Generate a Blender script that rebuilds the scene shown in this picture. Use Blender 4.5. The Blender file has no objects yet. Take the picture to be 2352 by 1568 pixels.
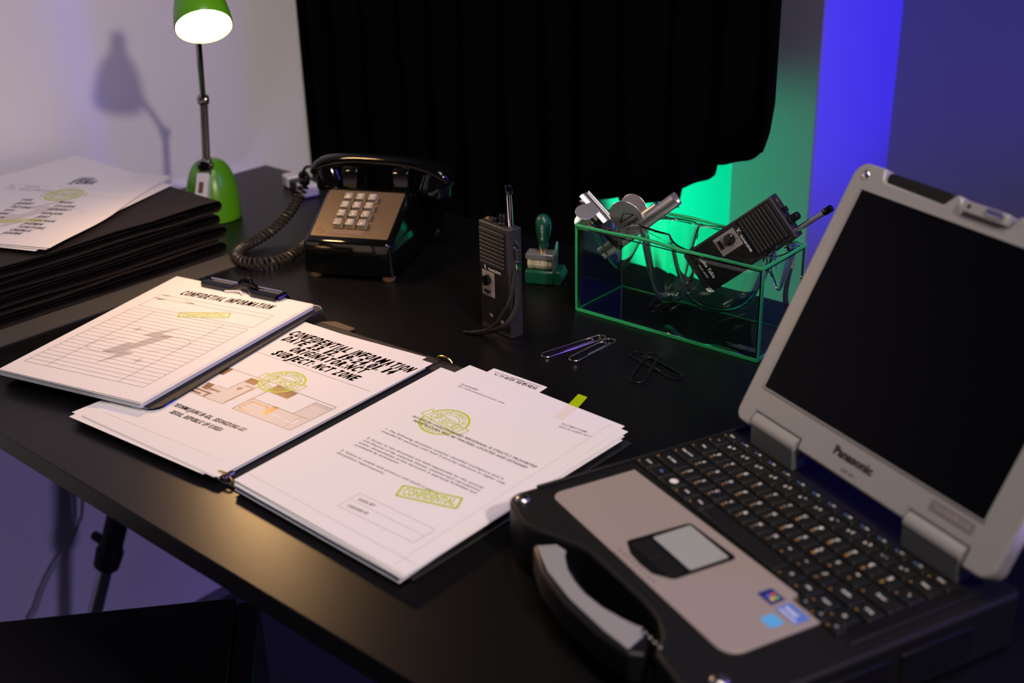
import bpy, math, random
from mathutils import Matrix, Vector
R = math.radians
random.seed(7)
SC = bpy.context.scene
COL = SC.collection

# ------------------------------------------------------------------ camera
cd = bpy.data.cameras.new('camera')
cam = bpy.data.objects.new('camera', cd); COL.objects.link(cam)
cd.sensor_width = 36.0
cd.lens = 2807.4 / 2352 * 36.0
cd.clip_start = 0.02
cam.matrix_world = Matrix(((0.99967, 0.02582, 0.0, 0.0),
                           (-0.01053, 0.40776, -0.91300, 0.0),
                           (-0.02357, 0.91274, 0.40791, 0.56906),
                           (0, 0, 0, 1)))
cd.dof.use_dof = True
cd.dof.focus_distance = 1.33
cd.dof.aperture_fstop = 4.2
SC.camera = cam

# ------------------------------------------------------------------ world, lights, exposure
w = bpy.data.worlds.new('world'); SC.world = w; w.use_nodes = True
w.node_tree.nodes['Background'].inputs[0].default_value = (0.25, 0.2, 0.45, 1)
w.node_tree.nodes['Background'].inputs[1].default_value = 0.012

def light(name, kind, loc, target, energy, color, **kw):
    ld = bpy.data.lights.new(name, kind); ld.energy = energy; ld.color = color
    for k, v in kw.items(): setattr(ld, k, v)
    o = bpy.data.objects.new(name, ld); COL.objects.link(o)
    o.location = loc
    o.rotation_euler = (Vector(target) - Vector(loc)).to_track_quat('-Z', 'Y').to_euler()
    return o
light('key_spotlight', 'SPOT', (0.718, -0.311, 1.128), (-0.42, 1.32, 0.0), 71, (1.0, 0.83, 0.74),
      shadow_soft_size=0.05, spot_size=R(66), spot_blend=1.0)
light('overhead_softbox', 'AREA', (0.12, 0.62, 1.75), (-0.12, 1.18, 0.0), 4.0, (1.0, 0.85, 0.79),
      shape='RECTANGLE', size=0.7, size_y=0.7, spread=R(85))
light('blue_accent_spotlight', 'SPOT', (1.4725, 1.152, 0.32), (0.56, 1.90, 0.30), 185, (0.03, 0.008, 1.0),
      shadow_soft_size=0.03, spot_size=R(46), spot_blend=0.8)
light('blue_wash_light', 'AREA', (1.45, 0.75, 1.05), (-0.1, 1.5, 0.1), 8, (0.16, 0.07, 1.0),
      shape='RECTANGLE', size=0.10, size_y=1.0)
light('violet_low_light', 'AREA', (0.95, 0.45, -0.42), (-0.6, 1.75, -0.5), 5.5, (0.50, 0.38, 1.0),
      shape='RECTANGLE', size=0.3, size_y=0.3)
light('green_floor_light', 'SPOT', (-0.211, 2.196, -0.15), (0.791, 2.128, -0.09), 66, (0.0, 1.0, 0.42),
      shadow_soft_size=0.02, spot_size=R(66), spot_blend=0.25)
light('room_fill_light', 'AREA', (-0.2, -0.9, 2.2), (0.0, 1.4, 0.2), 4, (0.80, 0.82, 1.0),
      shape='RECTANGLE', size=1.2, size_y=1.2)
SC.view_settings.view_transform = 'Standard'
SC.view_settings.look = 'None'
SC.view_settings.exposure = 0.0
SC.view_settings.gamma = 1.0
SC.view_settings.use_curve_mapping = False
SC.cycles.max_bounces = 14
SC.cycles.transmission_bounces = 14
SC.cycles.glossy_bounces = 6
SC.cycles.transparent_max_bounces = 16
SC.cycles.caustics_refractive = True
SC.cycles.sample_clamp_indirect = 6.0
SC.cycles.use_denoising = True

# ------------------------------------------------------------------ materials
def mat(name, color, rough=0.5, metal=0.0, noise=0.0, nscale=40.0, bump=0.0, bscale=200.0, **kw):
    m = bpy.data.materials.new(name); m.use_nodes = True
    nt = m.node_tree; b = nt.nodes['Principled BSDF']
    b.inputs['Base Color'].default_value = (*color, 1)
    b.inputs['Roughness'].default_value = rough
    b.inputs['Metallic'].default_value = metal
    for k, v in kw.items():
        if k in b.inputs: b.inputs[k].default_value = v
    tc = nt.nodes.new('ShaderNodeTexCoord')
    if noise > 0:
        n = nt.nodes.new('ShaderNodeTexNoise'); n.inputs['Scale'].default_value = nscale
        n.inputs['Detail'].default_value = 4
        nt.links.new(tc.outputs['Object'], n.inputs['Vector'])
        r = nt.nodes.new('ShaderNodeMix'); r.data_type = 'RGBA'
        r.inputs[6].default_value = (*[max(0, c * (1 - noise)) for c in color], 1)
        r.inputs[7].default_value = (*[min(1, c * (1 + noise)) for c in color], 1)
        nt.links.new(n.outputs['Fac'], r.inputs[0]); nt.links.new(r.outputs[2], b.inputs['Base Color'])
    if bump > 0:
        n2 = nt.nodes.new('ShaderNodeTexNoise'); n2.inputs['Scale'].default_value = bscale
        n2.inputs['Detail'].default_value = 3
        nt.links.new(tc.outputs['Object'], n2.inputs['Vector'])
        bp = nt.nodes.new('ShaderNodeBump'); bp.inputs['Strength'].default_value = bump
        bp.inputs['Distance'].default_value = 0.001
        nt.links.new(n2.outputs['Fac'], bp.inputs['Height']); nt.links.new(bp.outputs[0], b.inputs['Normal'])
    return m

def emis(name, color, strength):
    m = bpy.data.materials.new(name); m.use_nodes = True
    nt = m.node_tree; nt.nodes.clear()
    e = nt.nodes.new('ShaderNodeEmission'); e.inputs[0].default_value = (*color, 1); e.inputs[1].default_value = strength
    o = nt.nodes.new('ShaderNodeOutputMaterial'); nt.links.new(e.outputs[0], o.inputs[0])
    return m

M = {}
M['wall'] = mat('painted_plaster', (0.86, 0.84, 0.81), 0.75, noise=0.03, nscale=3, bump=0.15, bscale=90)
M['wall_grey'] = mat('grey_painted_plaster', (0.18, 0.19, 0.205), 0.8, noise=0.04, nscale=3, bump=0.15, bscale=90)
M['floor'] = mat('dark_carpet', (0.06, 0.065, 0.08), 0.95, noise=0.3, nscale=400, bump=0.5, bscale=900)
M['desk'] = mat('black_laminate', (0.0035, 0.0035, 0.004), 0.33, noise=0.2, nscale=60, bump=0.10, bscale=700, **{'Specular IOR Level': 0.30})
M['desk_edge'] = mat('black_edge_band', (0.006, 0.006, 0.006), 0.6, noise=0.1)
M['curtain'] = mat('black_curtain_cloth', (0.0010, 0.0010, 0.0012), 0.95, noise=0.2, nscale=600, bump=0.2, bscale=1500, **{'Specular IOR Level': 0.05})
M['black'] = mat('black_plastic', (0.006, 0.006, 0.007), 0.35, noise=0.1, **{'Specular IOR Level': 0.3})
M['blackmatte'] = mat('matte_black_plastic', (0.0065, 0.0070, 0.0075), 0.5, noise=0.1, bump=0.1, bscale=1500, **{'Specular IOR Level': 0.25})
M['gloss'] = mat('glossy_black_plastic', (0.0025, 0.003, 0.003), 0.07, noise=0.1)
M['folder'] = mat('black_card', (0.014, 0.011, 0.010), 0.62, noise=0.15, nscale=150, bump=0.1, bscale=900, **{'Specular IOR Level': 0.2})
M['leather'] = mat('black_leatherette', (0.014, 0.014, 0.016), 0.42, noise=0.3, nscale=900, bump=0.6, bscale=1600)
M['paper'] = mat('white_paper', (0.785, 0.765, 0.76), 0.65, noise=0.012, nscale=30)
M['paper2'] = mat('white_paper_stock', (0.78, 0.80, 0.84), 0.7, noise=0.02, nscale=300)
M['ink'] = mat('black_ink', (0.012, 0.009, 0.009), 0.32)
M['ink_glint'] = mat('lamp_glint_toner', (0.10, 0.062, 0.03), 0.3, noise=0.5, nscale=900)  # desk lamp's bronze glint on dark toner, put into the base colour
M['inkgrey'] = mat('grey_ink', (0.50, 0.46, 0.45), 0.5)
M['inkline'] = mat('fine_line_ink', (0.20, 0.14, 0.12), 0.4)
M['inkpale'] = mat('pale_grey_ink', (0.62, 0.57, 0.56), 0.5)
M['lime'] = mat('lime_stamp_ink', (0.50, 0.62, 0.04), 0.5, noise=0.25, nscale=700)
M['limefilm'] = mat('lime_index_film', (0.36, 0.52, 0.0), 0.35, noise=0.03)
M['chrome'] = mat('chrome', (0.80, 0.80, 0.80), 0.08, 1.0, noise=0.03)
M['steel'] = mat('brushed_steel', (0.55, 0.53, 0.50), 0.25, 1.0, noise=0.1)
M['brass'] = mat('brass', (0.75, 0.52, 0.22), 0.25, 1.0, noise=0.1)
M['silver'] = mat('silver_painted_magnesium', (0.33, 0.33, 0.315), 0.40, 0.25, noise=0.03, nscale=500, bump=0.05, bscale=2500)
M['palm'] = mat('silver_palm_rest', (0.37, 0.32, 0.28), 0.45, 0.25, noise=0.04, nscale=900, bump=0.05, bscale=2500)
M['pad'] = mat('touchpad_grey', (0.30, 0.32, 0.30), 0.5, noise=0.02)
M['screen'] = mat('dark_lcd', (0.0015, 0.0015, 0.002), 0.10, noise=0.1, **{'Specular IOR Level': 0.12})
M['key'] = mat('black_key_plastic', (0.008, 0.009, 0.009), 0.4, noise=0.1, **{'Specular IOR Level': 0.3})
M['legend'] = mat('white_key_print', (0.70, 0.70, 0.66), 0.5)
M['legend_gold'] = mat('amber_key_print', (0.45, 0.24, 0.07), 0.5)
M['legend_blue'] = mat('blue_key_print', (0.12, 0.20, 0.55), 0.5)
M['green'] = mat('lime_green_enamel', (0.095, 0.34, 0.008), 0.28, noise=0.05, nscale=60)
M['white'] = mat('white_plastic', (0.75, 0.72, 0.70), 0.4, noise=0.03)
M['pole'] = mat('satin_nickel', (0.38, 0.35, 0.30), 0.22, 1.0, noise=0.05)
M['plate'] = mat('bronze_faceplate', (0.115, 0.082, 0.050), 0.45, 0.35, noise=0.10, nscale=250, bump=0.1, bscale=2500)
M['phonekey'] = mat('grey_phone_key', (0.27, 0.25, 0.235), 0.28, 0.1, noise=0.03)
M['keyskirt'] = mat('ochre_key_collar', (0.28, 0.20, 0.08), 0.4, noise=0.05)
M['cream'] = mat('cream_print', (0.75, 0.68, 0.48), 0.5)
M['foot'] = mat('tan_rubber_foot', (0.14, 0.075, 0.035), 0.7, noise=0.1)
M['radio'] = mat('charcoal_abs_plastic', (0.022, 0.022, 0.022), 0.48, noise=0.12, nscale=300, bump=0.25, bscale=2500)
M['radiodark'] = mat('black_gloss_panel', (0.006, 0.006, 0.006), 0.25, noise=0.1)
M['label'] = mat('silver_label', (0.42, 0.36, 0.34), 0.4, 0.3, noise=0.04)
M['cord'] = mat('black_braided_cord', (0.018, 0.016, 0.012), 0.6, noise=0.6, nscale=1800, bump=0.8, bscale=2500)
M['stampgreen'] = mat('dark_green_plastic', (0.006, 0.075, 0.04), 0.3, noise=0.1)
M['rubber'] = mat('cream_rubber', (0.60, 0.55, 0.36), 0.6, noise=0.15, nscale=900, bump=0.3, bscale=2500)
M['bulb'] = emis('lit_lamp_glass', (1.0, 0.58, 0.25), 146.0)
M['reflector'] = mat('white_reflector', (0.85, 0.83, 0.78), 0.4, noise=0.02)
M['cable'] = mat('grey_cable', (0.42, 0.42, 0.43), 0.5, noise=0.05)
M['clipgold'] = mat('warm_plated_wire', (0.88, 0.78, 0.64), 0.22, 1.0, noise=0.05)
M['clipblack'] = mat('black_coated_wire', (0.016, 0.014, 0.014), 0.3, 0.4, noise=0.1)
M['clipchrome'] = mat('nickel_plated_steel', (0.86, 0.85, 0.84), 0.32, 1.0, noise=0.05)
M['glass'] = mat('clear_green_glass', (0.86, 1.0, 0.93), 0.0, **{'Transmission Weight': 1.0, 'IOR': 1.45})
M['glassclear'] = mat('clear_slumped_glass', (0.95, 1.0, 0.95), 0.0, **{'Transmission Weight': 1.0, 'IOR': 1.38})
M['glassedge'] = mat('lit_green_glass_edge', (0.08, 0.90, 0.34), 0.18, **{'Transmission Weight': 0.55, 'IOR': 1.4})  # green glass, with the green light caught in its edges put into the colour
M['etch'] = mat('frosted_etching', (0.55, 0.75, 0.62), 0.6)
M['blueplate'] = mat('nickel_plate', (0.62, 0.64, 0.68), 0.3, 0.8, noise=0.05)
M['st_navy'] = mat('navy_sticker', (0.02, 0.025, 0.16), 0.4, noise=0.3, nscale=500)
M['st_blue'] = mat('blue_sticker', (0.10, 0.20, 0.55), 0.4, noise=0.4, nscale=300)
M['st_cyan'] = mat('cyan_sticker', (0.10, 0.42, 0.75), 0.4, noise=0.1)
M['st_red'] = mat('red_print', (0.75, 0.10, 0.05), 0.4)
M['st_yellow'] = mat('yellow_print', (0.85, 0.6, 0.05), 0.4)
M['st_green'] = mat('green_print', (0.15, 0.55, 0.1), 0.4)
M['st_white'] = mat('white_print', (0.8, 0.8, 0.8), 0.4)

# ------------------------------------------------------------------ mesh helpers
class MB:
    def __init__(s, T=None): s.v = []; s.f = []; s.m = []; s.T = T; s.mi = 0
    def add(s, vs, fs):
        n = len(s.v)
        for p in vs:
            p = Vector(p)
            if s.T is not None: p = s.T @ p
            s.v.append(tuple(p))
        for f in fs: s.f.append(tuple(n + i for i in f)); s.m.append(s.mi)
        return s
    def box(s, x0, x1, y0, y1, z0, z1):
        return s.add([(x0, y0, z0), (x1, y0, z0), (x1, y1, z0), (x0, y1, z0), (x0, y0, z1), (x1, y0, z1), (x1, y1, z1), (x0, y1, z1)],
                     [(3, 2, 1, 0), (4, 5, 6, 7), (0, 1, 5, 4), (1, 2, 6, 5), (2, 3, 7, 6), (3, 0, 4, 7)])
    def prism(s, poly, z0, z1, fn=None):
        n = len(poly); fn = fn or (lambda x, y, z: (x, y, z))
        a = sum(poly[i][0] * poly[(i + 1) % n][1] - poly[(i + 1) % n][0] * poly[i][1] for i in range(n))
        if a < 0: poly = poly[::-1]
        return s.add([fn(x, y, z0) for x, y in poly] + [fn(x, y, z1) for x, y in poly],
                     [tuple(range(n))[::-1], tuple(range(n, 2 * n))] + [(i, (i + 1) % n, n + (i + 1) % n, n + i) for i in range(n)])
    def loft(s, rings, caps=True, closed=True):
        n = len(rings[0]); vs = [p for r in rings for p in r]; fs = []
        for k in range(len(rings) - 1):
            for i in range(n if closed else n - 1):
                j = (i + 1) % n
                fs.append((k * n + i, k * n + j, (k + 1) * n + j, (k + 1) * n + i))
        if caps: fs.append(tuple(range(n))[::-1]); fs.append(tuple((len(rings) - 1) * n + i for i in range(n)))
        return s.add(vs, fs)
    def tube(s, pts, r, n=10, caps=True, closed=False, flat=1.0, up=None):
        P = [Vector(p) for p in pts]; N = len(P); rs = r if isinstance(r, (list, tuple)) else [r] * N
        ts = []
        for i in range(N):
            a = P[(i - 1) % N] if closed else P[max(i - 1, 0)]
            b = P[(i + 1) % N] if closed else P[min(i + 1, N - 1)]
            d = b - a
            ts.append(d.normalized() if d.length > 1e-9 else Vector((0, 0, 1)))
        ref = Vector(up) if up else (Vector((0, 0, 1)) if abs(ts[0].z) < 0.9 else Vector((1, 0, 0)))
        x = ref.cross(ts[0]).normalized(); rings = []
        for i in range(N):
            x = (x - ts[i] * x.dot(ts[i])).normalized(); y = ts[i].cross(x)
            rings.append([P[i] + (x * math.cos(a) + y * math.sin(a) * flat) * rs[i] for a in [2 * math.pi * k / n for k in range(n)]])
        if closed: rings.append(rings[0])
        return s.loft(rings, caps=caps and not closed)
    def lathe(s, prof, n=32, T=None):
        T = T or Matrix.Identity(4)
        rings = [[T @ Vector((max(r, 1e-5) * math.cos(2 * math.pi * k / n), max(r, 1e-5) * math.sin(2 * math.pi * k / n), z)) for k in range(n)] for r, z in prof]
        return s.loft(rings)
    def grid(s, fn, nu, nv):
        return s.add([fn(i / nu, j / nv) for j in range(nv + 1) for i in range(nu + 1)],
                     [(j * (nu + 1) + i, j * (nu + 1) + i + 1, (j + 1) * (nu + 1) + i + 1, (j + 1) * (nu + 1) + i) for j in range(nv) for i in range(nu)])
    def build(s, name, material, parent=None, loc=None, smooth=True, bevel=0, angle=38, mats=None, solid=0, seg=2):
        me = bpy.data.meshes.new(name); me.from_pydata(s.v, [], s.f); me.validate(clean_customdata=False)
        for mm in (mats or [material]): me.materials.append(M[mm] if isinstance(mm, str) else mm)
        if mats:
            for p, k in zip(me.polygons, s.m): p.material_index = k
        if smooth:
            me.polygons.foreach_set('use_smooth', [True] * len(me.polygons)); me.set_sharp_from_angle(angle=R(angle))
        me.update()
        o = bpy.data.objects.new(name, me); COL.objects.link(o)
        if parent is not None: o.parent = parent
        if loc is not None: o.location = loc
        if solid:
            md = o.modifiers.new('solid', 'SOLIDIFY'); md.thickness = solid; md.offset = -1
        if bevel:
            md = o.modifiers.new('bevel', 'BEVEL'); md.width = bevel; md.segments = seg; md.limit_method = 'ANGLE'; md.angle_limit = R(40)
        return o

def thing(name, label, cat, mtx=None, group=None):
    o = bpy.data.objects.new(name, None); COL.objects.link(o); o.empty_display_size = 0.02
    if mtx is not None: o.matrix_world = mtx if isinstance(mtx, Matrix) else Matrix.Translation(mtx)
    return tag(o, label, cat, group)
def tag(o, label, cat, group=None):
    o['label'] = label; o['category'] = cat
    if group: o['group'] = group
    return o
def struct(o, kind='structure'): o['kind'] = kind; return o
def rz(loc, deg): return Matrix.Translation(loc) @ Matrix.Rotation(R(deg), 4, 'Z')
def frame(o, x, y, z):
    m = Matrix.Identity(4)
    for i, a in enumerate((x, y, z, o)):
        for j in range(3): m[j][i] = a[j]
    return m
def rrect(x0, y0, x1, y1, r, n=5):
    out = []
    for cx, cy, a in ((x1 - r, y0 + r, -90), (x1 - r, y1 - r, 0), (x0 + r, y1 - r, 90), (x0 + r, y0 + r, 180)):
        for k in range(n + 1):
            t = R(a + 90 * k / n); out.append((cx + r * math.cos(t), cy + r * math.sin(t)))
    return out
def spline(pts, n=8, closed=False):
    P = [Vector(p) for p in pts]; N = len(P); out = []
    for i in range(N if closed else N - 1):
        g = lambda k: P[k % N] if closed else P[min(max(k, 0), N - 1)]
        p0, p1, p2, p3 = g(i - 1), g(i), g(i + 1), g(i + 2)
        for k in range(n):
            t = k / n
            out.append(0.5 * ((2 * p1) + (p2 - p0) * t + (2 * p0 - 5 * p1 + 4 * p2 - p3) * t * t + (3 * p1 - p0 - 3 * p2 + p3) * t ** 3))
    if not closed: out.append(P[-1])
    return out

_tc = {}
def glyphs(s, shear=0.0, bold=0.0, space=1.0, wsp=1.0):
    k = (s, shear, bold, space)
    if k not in _tc:
        cu = bpy.data.curves.new('t', 'FONT'); cu.body = s; cu.size = 1; cu.shear = shear; cu.offset = bold
        cu.resolution_u = 2; cu.space_character = space
        o = bpy.data.objects.new('t', cu); me = bpy.data.meshes.new_from_object(o)
        v = [(p.co.x, p.co.y) for p in me.vertices]; f = [tuple(p.vertices) for p in me.polygons]
        bpy.data.objects.remove(o); bpy.data.meshes.remove(me); bpy.data.curves.remove(cu)
        _tc[k] = (v, f)
    return _tc[k]
CAP = 0.682
def text(mb, s, p0, p1, h, put, shear=0.0, bold=0.0, space=1.0, xb=0.0):
    """baseline from p0 to p1, capital height h; put(x, y) maps the sheet's plane to 3D"""
    v, f = glyphs(s, shear, bold, space)
    if not v: return
    x0 = min(a for a, b in v); x1 = max(a for a, b in v)
    d = Vector((p1[0] - p0[0], p1[1] - p0[1])); L = d.length; d /= L; n = Vector((-d.y, d.x)); sx = L / (x1 - x0); sy = h / CAP
    for o_ in ((-xb, 0, xb) if xb else (0,)):   # condensed bold: uprights widened sideways
        mb.add([put(p0[0] + d.x * ((x - x0) * sx + o_) + n.x * y * sy, p0[1] + d.y * ((x - x0) * sx + o_) + n.y * y * sy) for x, y in v], f)
NARROW = {'I': 0.34, '.': 0.30, ':': 0.30, ',': 0.30, ' ': 0.42, '-': 0.60, 'M': 1.28, 'W': 1.3, '1': 0.55, 'J': 0.85, 'L': 0.88}
def ctext(mb, s, p0, p1, h, put, slant=0.20, wt=0.13):
    """heading in a heavy condensed face: every letter squeezed to a narrow cell and thickened"""
    gap = 0.22; ws = [NARROW.get(c, 1.0) for c in s]; tot = sum(ws) + gap * (len(s) - 1)
    d = Vector((p1[0] - p0[0], p1[1] - p0[1])); k = (d.length - slant * h) / tot; d.normalize(); n = Vector((-d.y, d.x)); x = 0.0
    for c, w_ in zip(s, ws):
        if c != ' ':
            v, f = glyphs(c, 0.0, 0.034, 1.0)
            a0 = min(a for a, b in v); a1 = max(a for a, b in v); t = wt * k * 0.5
            cw_ = max(w_ * k - 2 * t, 1e-3); sx = cw_ / max(a1 - a0, 1e-6)
            for o_ in (0, t, 2 * t):
                P = []
                for a, b in v:
                    X_ = x + (a - a0) * sx + o_ + slant * b * h / CAP; Y_ = b * h / CAP
                    P.append(put(p0[0] + d.x * X_ + n.x * Y_, p0[1] + d.y * X_ + n.y * Y_))
                mb.add(P, f)
        x += (w_ + gap) * k
def stroke(mb, pts, wd, put, closed=False):
    P = [Vector(p) for p in pts]; N = len(P)
    for i in range(N if closed else N - 1):
        a, b = P[i], P[(i + 1) % N]; d = b - a
        if d.length < 1e-9: continue
        k = max(1, int(d.length / 25.0)) if d.length > 5 else 1
        d.normalize(); n = Vector((-d.y, d.x)) * wd / 2
        for j in range(k):
            q, r = a.lerp(b, j / k), a.lerp(b, (j + 1) / k)
            mb.add([put(*(q - n)), put(*(r - n)), put(*(r + n)), put(*(q + n))], [(0, 1, 2, 3)])
def fill(mb, pts, put): mb.add([put(*p) for p in pts], [tuple(range(len(pts)))])

# ------------------------------------------------------------------ the room (desk axes: U along the back edge, V towards the back)
BL = Vector((-0.415, 2.044, 0)); U = Vector((0.7431, -0.6692, 0)); V = Vector((0.6692, 0.7431, 0))
DM = frame(BL, U, V, (0, 0, 1))
FZ = -0.83
struct(MB(DM).box(-0.19, -0.07, -4.0, 0.70, FZ, 2.4).build('wall_left', 'wall'))
struct(MB(DM).box(-0.19, 3.6, 0.68, 0.80, FZ, 2.4).build('wall_back', 'wall_grey'))
struct(MB(DM).box(0.6625, 0.8106, 0.42, 0.69, FZ, 2.4).build('trim_1', 'wall_grey', bevel=0.004))
struct(MB(DM).box(-0.19, 3.6, -4.0, 0.80, FZ - 0.1, FZ).build('floor', 'floor'))
sk = MB(DM); sk.box(-0.07, -0.058, -4.0, 0.68, FZ, FZ + 0.015)
struct(sk.build('baseboard_left', 'wall_grey'))

# curtain: folded cloth, its hem hitched up towards the right
HEM = [(-0.05, -0.80), (0.560, -0.80), (0.582, 0.012), (0.750, 0.033), (0.757, 0.062), (0.800, 0.084), (0.806, 0.106), (0.842, 0.112), (0.876, 0.130), (0.888, 0.165), (0.893, 0.20)]
def hem(a):
    for (x0, z0), (x1, z1) in zip(HEM, HEM[1:]):
        if a <= x1: return z0 + (z1 - z0) * max(0, (a - x0) / (x1 - x0))
    return HEM[-1][1]
cmb = MB(DM)
def curt(s, t):
    a = -0.069 + 0.962 * s
    h = hem(a + 0.004 * math.sin(a * 190)); z = 2.3 + (h - 2.3) * t
    y = 0.155 + 0.013 * math.sin(a * 82 + 0.6 * math.sin(a * 23)) * (0.7 + 0.3 * t) + 0.004 * math.sin(a * 210 + t * 2)
    return (a, y, z)
cmb.grid(curt, 260, 24)
cu = cmb.build('curtain', 'curtain', angle=80, solid=0.003)
tag(cu, 'black floor-length curtain hanging behind the desk with its hem hitched up at the right', 'curtain')

# ------------------------------------------------------------------ desk
desk = thing('desk', 'long black laminate desk carrying the papers, telephone and laptop', 'desk', DM)
MB().box(0, 1.60, -0.78, 0, -0.022, 0).build('tabletop', 'desk', desk, bevel=0.0012)
def leg(p, q, black_to):
    lg = MB(); P, Q = Vector(p), Vector(q)
    mid = P.lerp(Q, black_to)
    lg.tube([P, mid], 0.0185, 16)
    lg.tube([mid - (Q - P).normalized() * 0.01, mid, mid + (Q - P).normalized() * 0.03, mid + (Q - P).normalized() * 0.036], [0.0185, 0.0225, 0.021, 0.015], 16)
    lo = lg.build('leg', 'blackmatte', desk)
    ft = MB(); ft.tube([mid, Q + (P - Q).normalized() * 0.02], 0.0125, 16); ft.tube([Q + (P - Q).normalized() * 0.022, Q], [0.016, 0.017], 16)
    ft.build('leg_tube', 'chrome', lo)
    kn = MB(); kn.tube([mid + Vector((-0.02, 0, 0.012)), mid + Vector((-0.042, 0, 0.012))], 0.008, 10)
    kn.build('locking_knob', 'blackmatte', lo)
Di = DM.inverted()
leg(Di @ Vector((-0.470, 1.66, -0.022)), Di @ Vector((-0.772, 1.70, FZ + 0.001)), 0.64)
leg((1.45, -0.12, -0.022), (1.52, -0.06, FZ + 0.001), 0.64)
leg((1.45, -0.66, -0.022), (1.52, -0.72, FZ + 0.001), 0.64)
leg((0.22, -0.66, -0.022), (0.10, -0.76, FZ + 0.001), 0.64)

bx = thing('storage_box', 'black storage box standing on the floor under the near left of the desk', 'box', frame((-0.3425, 1.2123, 0), (-0.9913, -0.1320, 0), (0.1320, -0.9913, 0), (0, 0, 1)))
MB().box(-0.0, 0.5, 0, 0.32, FZ, -0.312).build('body', 'blackmatte', bx, bevel=0.004)
MB().box(-0.004, 0.504, -0.004, 0.324, -0.312, -0.30).build('lid', 'black', bx, bevel=0.003)
MB().box(-0.032, -0.0045, 0.0, 0.30, FZ, -0.304).build('side_panel', 'blackmatte', bx, bevel=0.004)

cb = MB(); cpts = [(-0.700, 1.800, -0.10), (-0.716, 1.785, -0.35), (-0.728, 1.770, -0.50), (-0.7429, 1.7694, -0.5404), (-0.7559, 1.7551, -0.5653), (-0.7786, 1.7298, -0.5956), (-0.7958, 1.7107, -0.6255), (-0.8096, 1.6954, -0.6581), (-0.8179, 1.6862, -0.6731), (-0.83, 1.67, -0.74), (-0.845, 1.65, -0.826)]
cb.tube(spline(cpts, 6), 0.0028, 8)
tag(cb.build('power_cable', 'cable'), 'thin grey cable hanging down the wall below the desk', 'cable')

# ------------------------------------------------------------------ sheets of paper
def sheet(name, label, quad, z, cat='paper', zf=None, xf=None, nx=1, ny=1, group=None, th=0.00025, corner=0):
    q = [Vector((a, b, 0)) for a, b in quad]           # BL, BR, TR, TL
    c = sum(q, Vector()) / 4; c.z = 0
    zf = zf or (lambda x, y: 0.0)
    def put(x, y, dz=0.0):
        s, t = (x + (xf(x, y) if xf else 0)) / 210.0, y / 297.0
        p = q[0] * (1 - s) * (1 - t) + q[1] * s * (1 - t) + q[2] * s * t + q[3] * (1 - s) * t
        return (p.x - c.x, p.y - c.y, z + zf(x, y) + dz)
    mb = MB()
    if corner:
        pl = rrect(0, 0, 210, 297, corner, 4); mb.prism(pl, 0, 1, lambda x, y, k: put(x, y, -th * (1 - k)))
    else: mb.grid(lambda s, t: put(210 * s, 297 * t), nx, ny)
    o = mb.build(name, 'paper', None, c, smooth=False, solid=0 if corner else th)
    tag(o, label, cat, group)
    P1 = lambda x, y: put(x, y, 0.00012)
    P2 = lambda x, y: put(x, y, 0.00020)
    return o, P1, P2, put
def subquad(quad, pts):
    q = [Vector((a, b)) for a, b in quad]; out = []
    for x, y in pts:
        s, t = x / 210.0, y / 297.0
        out.append(tuple(q[0] * (1 - s) * (1 - t) + q[1] * s * (1 - t) + q[2] * s * t + q[3] * (1 - s) * t))
    return out
def ream(name, label, quad, z0, z1, n, jit=0.7, mt='paper2', cat='paper stack'):
    """block of aligned sheets, edges a little uneven"""
    mb = MB(); q = [Vector((a, b, 0)) for a, b in quad]; c = sum(q, Vector()) / 4
    for k in range(n):
        za, zb = z0 + (z1 - z0) * k / n, z0 + (z1 - z0) * (k + 0.86) / n
        d = Vector((random.uniform(-1, 1), random.uniform(-1, 1), 0)) * jit * 0.001
        pts = [(p - c) * 0.998 + d for p in q]
        mb.prism([(p.x, p.y) for p in pts], za, zb)
    o = mb.build(name, mt, None, (c.x, c.y, 0), smooth=False)
    o['kind'] = 'stuff'; tag(o, label, cat); return o
def arc(cx, cy, r, a0, a1, n=24, ky=1.0, rot=0):
    c, s = math.cos(R(rot)), math.sin(R(rot)); out = []
    for k in range(n + 1):
        t = R(a0 + (a1 - a0) * k / n); x, y = r * math.cos(t), r * ky * math.sin(t)
        out.append((cx + x * c - y * s, cy + x * s + y * c))
    return out
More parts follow.
